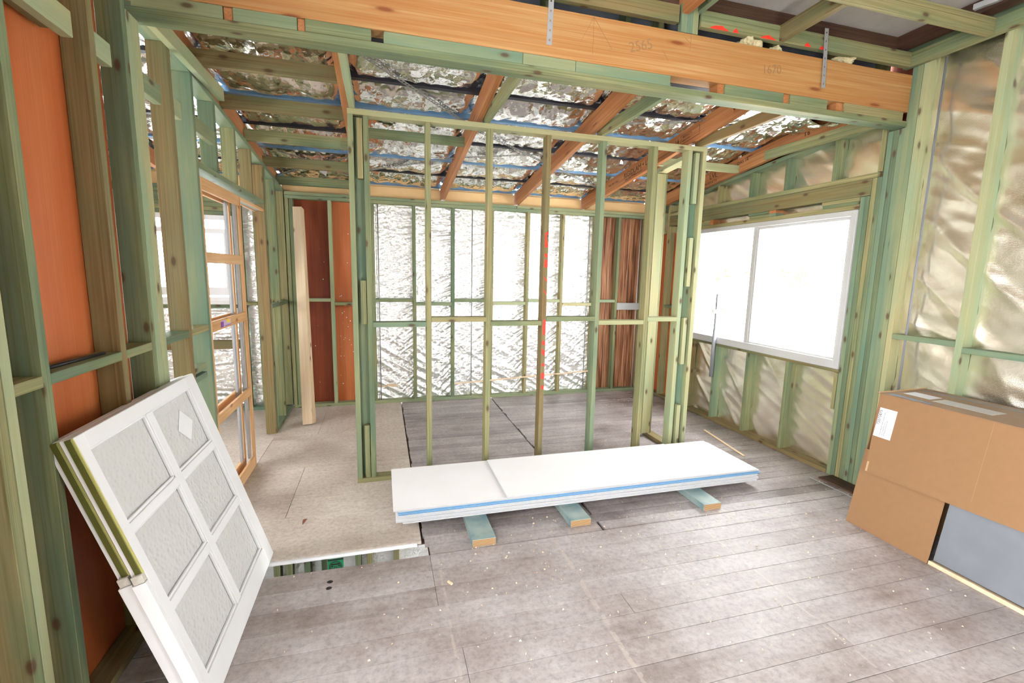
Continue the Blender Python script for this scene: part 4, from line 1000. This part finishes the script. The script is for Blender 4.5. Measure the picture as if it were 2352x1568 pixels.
def gyp(x0, x1, y0_, y1_, z, core, lab, skew=0.0):
    bm = bmesh.new(); t = 0.0094; c = 0.0024
    pts = [(x0, y0_), (x1, y0_ + skew), (x1, y1_), (x0, y1_)]
    r0 = [bm.verts.new((p[0], p[1], 0)) for p in pts]; r1 = [bm.verts.new((p[0], p[1], t)) for p in pts]
    bm.faces.new(r0[::-1]); f = bm.faces.new(r1)
    for i in range(4): bm.faces.new((r0[i], r0[(i + 1) % 4], r1[(i + 1) % 4], r1[i]))
    bmesh.ops.bevel(bm, geom=[e for e in bm.edges], offset=c, segments=2, affect='EDGES')
    for f in bm.faces: f.material_index = 0 if abs(f.normal.z) > 0.9 else 1
    o = obj_bm('plasterboard_sheet', bm, [GYP, core], None, Matrix.Translation((0, 0, z))); label(o, lab, 'plasterboard', 'sheets in the plasterboard stack'); return o
random.seed(3)
for nm, core, x0, x1 in sheets:
    gyp(x0, x1 + random.uniform(-.01, .01), 2.69 + random.uniform(-.005, .006), 3.275, z, core, '%s sheet of the plasterboard stack' % nm if 'edged' not in nm else '%s plasterboard sheet in the upper part of the stack' % nm)
    z += 0.0118
gyp(0.040, 2.70, 2.672, 3.285, z + 0.001, GYP_EDGE, 'long white plasterboard sheet just under the top one, sticking out left'); z += 0.0125
gyp(0.742, 2.285, 2.655, 3.262, z + 0.003, GYP_EDGE, 'topmost shorter white plasterboard sheet on the stack')

# ================================================================== CARDBOARD BOX (leaning carton)
A0 = Vector((2.93, 2.14, 0.0)); TV = Vector((0.15, 0.0, 0.86)).normalized()
H_ = 0.873
Zc = TV; Yc = Vector((0, 1, 0)); Xc = Yc.cross(Zc).normalized()     # Xc points to the wall
MB = Matrix((Xc, Yc, Zc)).transposed().to_4x4(); MB.translation = A0
bx = empty('cardboard_box', M=MB, lab='large brown cardboard carton over grey sheet metal leaning by the right foil wall', cat='box')
def bp_(name, a, c, mat, par=bx, bev=0.002):
    d = [c[i] - a[i] for i in range(3)]; ce = [(c[i] + a[i]) / 2 for i in range(3)]
    return place(name, box_mesh(*d, mat, bev), MB @ Matrix.Translation(ce), par)
YN = -1.55
bp_('front_lower_panel', (0.0, -0.475, 0.0), (0.006, 0.0, 0.50), CARD)
bp_('end_panel', (0.007, -0.006, 0.0), (0.40, 0.0, 0.865), CARD)
bp_('back_panel', (0.40, YN, 0.0), (0.406, 0.0, 0.865), CARD)
bp_('metal_casing', (0.016, YN, 0.030), (0.398, -0.49, 0.84), SHEETMETAL)
bp_('timber_skid', (0.001, YN, 0.0), (0.40, -0.478, 0.022), PINE_PALE)
# sleeve with a slanting lower edge
bm = bmesh.new()
pts = [(-0.048, 0.360), (-0.014, H_ - 0.004), (YN, H_ - 0.004), (YN, 0.40)]
ft = [bm.verts.new((-0.020, p, q)) for p, q in pts]; bk = [bm.verts.new((-0.014, p, q)) for p, q in pts]
bm.faces.new(ft); bm.faces.new(bk[::-1])
for i in range(4): bm.faces.new((ft[i], ft[(i + 1) % 4], bk[(i + 1) % 4], bk[i]))
sl_ = obj_bm('front_sleeve', bm, CARD, bx, MB)
bp_('fold_crease', (-0.0206, -0.595, 0.43), (-0.020, -0.592, 0.868), plain('crease_card', (0.36, 0.205, 0.10), 0.8), sl_, 0)
bp_('torn_edge', (-0.0208, -0.058, 0.366), (-0.0150, -0.046, 0.43), CARD_IN, sl_, 0)
Xt = Vector((1, 0, 0.018)).normalized(); Zt = Xt.cross(Vector((0, 1, 0))).normalized()
MT = Matrix((Xt, Vector((0, 1, 0)), Zt)).transposed().to_4x4(); MT.translation = MB @ Vector((-0.004, 0, H_))
def bt_(name, a, c, mat, par=bx, bev=0.002):
    d = [c[i] - a[i] for i in range(3)]; ce = [(c[i] + a[i]) / 2 for i in range(3)]
    return place(name, box_mesh(*d, mat, bev), MT @ Matrix.Translation(ce), par)
tp = bt_('top_panel', (-0.009, YN, -0.006), (0.41, 0.0, 0.0), plain('cardboard_top', (0.33, 0.215, 0.14), 0.5, 0, 0.4, 9, (0.38, 0.27, 0.19)))
bt_('flap_edge', (-0.009, -0.004, 0.0), (0.41, 0.004, 0.006), CARD_IN)
bp_('corner_scrap', (-0.02, -0.03, -0.0), (0.05, 0.03, 0.035), CARD_IN) if False else None
bt_('tape_line', (0.33, YN, 0.0), (0.35, -0.03, 0.0008), plain('blue_grey_tape', (0.20, 0.25, 0.32), .4), tp, 0)
bt_('paper_label', (0.13, -0.20, 0.0), (0.235, -0.05, 0.0008), LABEL, tp, 0)
pl = bt_('paper_label', (0.10, -0.52, 0.0), (0.215, -0.20 - 0.03, 0.0008), plain('worn_label', (0.62, 0.60, 0.57), .6, 0, .6, 40), tp, 0)
for k in range(5):
    bt_('print_line', (0.115 + k * .02, -0.50, 0.0009), (0.118 + k * .02, -0.26, 0.0012), plain('faint_print', (0.4, 0.38, 0.36), .7), pl, 0)
random.seed(5)
yy = -0.04
for k in range(9):       # smeared blue print along the front edge of the top, not readable
    wdt = random.uniform(0.012, 0.026)
    bt_('blue_print', (0.012 + random.uniform(0, .012), yy - wdt, 0.0), (0.045 + random.uniform(-.01, .008), yy, 0.0008), BLUEINK, tp, 0); yy -= wdt + 0.008
lbl = bp_('shipping_label', (-0.0214, -0.140, 0.60), (-0.0204, -0.037, 0.785), LABEL, sl_, 0)
def btext(body, size, y, z, par=lbl):      # reads upwards along the box
    o = MB @ Vector((-0.0216, y - 0.006, z))
    return text('print', body, size, o, TV, (MB.to_3x3() @ Vector((0, 1, 0))), BLACKINK, par)
btext('72075875', 0.024, -0.050, 0.675)
btext('COLD FRONT AIR CONDITION', 0.0105, -0.072, 0.612)
btext('UNIT 10 ASHTON WAY', 0.0085, -0.084, 0.612)
btext('72075 BLACK EDITION NO.', 0.0085, -0.095, 0.612)

# ================================================================== SMALL THINGS
# leaning boards at the back left
for i, lab in enumerate(('front board of the pale pine boards leaning in the back left corner', 'middle board of the pale pine boards leaning in the back left corner', 'rear board of the pale pine boards leaning in the back left corner')):
    dx = 0.013 * i; dy = 0.020 * i
    o = bar('pine_board', (-0.752 + dx, 4.905 + dy, 0.010), (-0.850 + dx * .6, 5.505 + dy * 0.55, 2.225 - 0.01 * i), 0.092, 0.0175, PINE_PALE, up=(0, -1, 0)); label(o, lab, 'board', 'pine boards leaning in the corner')
# pvc pipe by the window
pp = empty('pvc_pipe', (3.44, 4.17, 0.50), lab='grey plastic pipe with a side stub and rusty clamp in front of the window', cat='pipe')
cyl('pipe', (3.452, 4.165, 0.50), (3.452, 4.165, 1.40), 0.016, PLASTIC, pp, 18)
cyl('pipe', (3.452, 4.166, 0.50), (3.452, 4.166, 1.02), 0.0195, PLASTIC, pp, 18)
bm = bmesh.new(); bmesh.ops.create_cone(bm, cap_ends=False, segments=18, radius1=0.022, radius2=0.022, depth=0.10)
sd_ = obj_bm('side_stub', bm, WHITE, pp, Matrix.Translation((3.44, 4.14, 1.215)) @ Matrix.Rotation(math.radians(90), 4, 'Y') @ Matrix.Rotation(math.radians(35), 4, 'X'), True)
bm = bmesh.new(); bmesh.ops.create_cone(bm, cap_ends=False, segments=18, radius1=0.034, radius2=0.034, depth=0.016)
cl_ = obj_bm('clamp', bm, RUST, pp, Matrix.Translation((3.478, 4.13, 1.215)) @ Matrix.Rotation(math.radians(90), 4, 'Y'), True)
for o_, t_ in ((sd_, 0.003), (cl_, 0.004)):
    o_.modifiers.new('thickness', 'SOLIDIFY').thickness = t_
# floor oddments
o = bar('timber_strip', (3.205, 3.90, 0.003), (3.085, 3.215, 0.003), 0.026, 0.006, PINE_PALE); label(o, 'flat thin strip of pale wood on the floor by the right wall', 'wood strip')
o = bar('metal_strip', (3.275, 2.72, 0.004), (3.285, 2.33, 0.004), 0.008, 0.006, STEEL); label(o, 'thin pale metal strip on the floor at the foot of the packed studs', 'metal strip')
o = box('floor_offcut', (3.34, 2.42, 0.0), (3.486, 2.70, 0.012), OLDWOOD); label(o, 'flat brown offcut lying at the foot of the packed studs', 'offcut')
bm = bmesh.new(); n_ = 10
for i in range(n_):
    t0, t1 = i / n_, (i + 1) / n_
    def P_(t, s): 
        w_ = 0.011 * math.sin(math.pi * min(0.98, t + 0.02)); return (t * 0.07, s * w_, 0.004 + 0.012 * math.sin(math.pi * t) + abs(s) * 0.003)
    for s0, s1 in ((-1, 0), (0, 1)):
        bm.faces.new([bm.verts.new(P_(*q)) for q in ((t0, s0), (t1, s0), (t1, s1), (t0, s1))])
bmesh.ops.remove_doubles(bm, verts=bm.verts[:], dist=1e-5)
o = obj_bm('dead_leaf', bm, DEADLEAF, None, Matrix.Translation((-0.50, 2.90, 0)) @ Matrix.Rotation(math.radians(75), 4, 'Z'), True); label(o, 'small brown dead leaf on the chipboard floor', 'leaf')
for x, y in ((-0.283, 2.305), (-0.283, 2.255)):
    bm = bmesh.new(); bmesh.ops.create_circle(bm, cap_ends=True, segments=14, radius=0.012); 
    for v in bm.verts: v.co.x *= 1.1 + 0.2 * random.random()
    obj_bm('knot_hole', bm, BLACKPL, floor, Matrix.Translation((x, y, 0.0006)))
# wood shavings: nobody could count them
bm = bmesh.new(); random.seed(11)
for k in range(620):
    if k < 200: x, y = random.uniform(0.25, 3.3), random.uniform(2.0, 2.65)
    elif k < 420: x, y = random.uniform(-0.5, 2.9), random.uniform(1.0, 2.4)
    elif k < 520: x, y = random.uniform(2.6, 3.4), random.uniform(2.7, 5.3)
    else: x, y = random.uniform(0.25, 3.4), random.uniform(3.6, 5.5)
    s = random.uniform(0.002, 0.0065); a = random.uniform(0, 6.3); ca, sa = math.cos(a), math.sin(a)
    pts = [(-s, -s * .4, 0.0012), (s, -s * .3, 0.0015), (s * .7, s * .5, 0.002 + s * .6), (-s * .8, s * .4, 0.002 + s * .5)]
    q = [bm.verts.new((x + p[0] * ca - p[1] * sa, y + p[0] * sa + p[1] * ca, p[2])) for p in pts]
    tt = bm.verts.new((x, y, 0.003 + s)); bm.faces.new(q)
    for i in range(4): bm.faces.new((q[i], q[(i + 1) % 4], tt))
o = obj_bm('wood_shavings', bm, SHAVING); label(o, 'scattered pale sawdust and wood shavings on the floorboards', 'shavings', kind='stuff')
o = bar('wood_chip', (0.297, 2.157, 0.006), (0.315, 2.130, 0.006), 0.012, 0.010, PINE_PALE); label(o, 'pale wood chip on the floor in front of the stack', 'wood chip')

# outside the window: sunlit trees and a blue mesh panel
def tree(name, x, y, z, r, seed, lab):
    t = empty(name, (x, y, -2.44), lab=lab, cat='tree')
    cyl('trunk', (x, y, -2.44), (x, y, z - 0.6), 0.07, SHAVING, t, 8)
    rnd = random.Random(seed); bm = bmesh.new()
    for k in range(240):
        d = Vector((rnd.gauss(0, 1), rnd.gauss(0, 1), rnd.gauss(0, .8))).normalized() * r * rnd.random() ** 0.4
        c = Vector((0, 0, 0)) + d; s = rnd.uniform(0.04, 0.11)
        a = Vector((rnd.gauss(0, 1), rnd.gauss(0, 1), rnd.gauss(0, 1))).normalized(); b_ = a.orthogonal().normalized()
        bm.faces.new([bm.verts.new(c + q) for q in (a * s, b_ * s * .5, -a * s, -b_ * s * .5)])
    f = obj_bm('foliage', bm, LEAFMAT, t, Matrix.Translation((x, y, z)))
    f['kind'] = 'stuff'
tree('tree', 22, 20.5, 1.75, 0.75, 1, 'pale sunlit tree outside behind the right window pane')
tree('tree', 22, 23.7, 1.9, 0.8, 2, 'pale sunlit tree outside just left of the window mullion')
tree('tree', 22, 26.4, 1.75, 0.6, 3, 'pale sunlit tree outside behind the left part of the left window pane')
# blue scaffold mesh outside, at the left edge of the window
bm = bmesh.new(); bmv = Vector((6.44, 8.40, 1.36))
def slab(a, c):
    bmesh.ops.create_cube(bm, size=1.0, matrix=Matrix.Translation([(a[i] + c[i]) / 2 for i in range(3)]) @ Matrix.Diagonal([c[i] - a[i] for i in range(3)] + [1]))
for k in range(9): slab((0, 0, -3.80 + k * 0.475), (0.15, 0.02, -3.79 + k * 0.475))
for k in range(6): slab((0, 0.001, -0.30 + k * 0.05), (0.15, 0.021, -0.285 + k * 0.05))
for k in range(3): slab((k * 0.07, 0, -3.80), (k * 0.07 + 0.008, 0.02, 0.0))
o = obj_bm('mesh_barrier', bm, BLUEPLASTIC, None, Matrix.Translation(bmv)); label(o, 'blue mesh barrier standing outside at the left edge of the window', 'barrier')
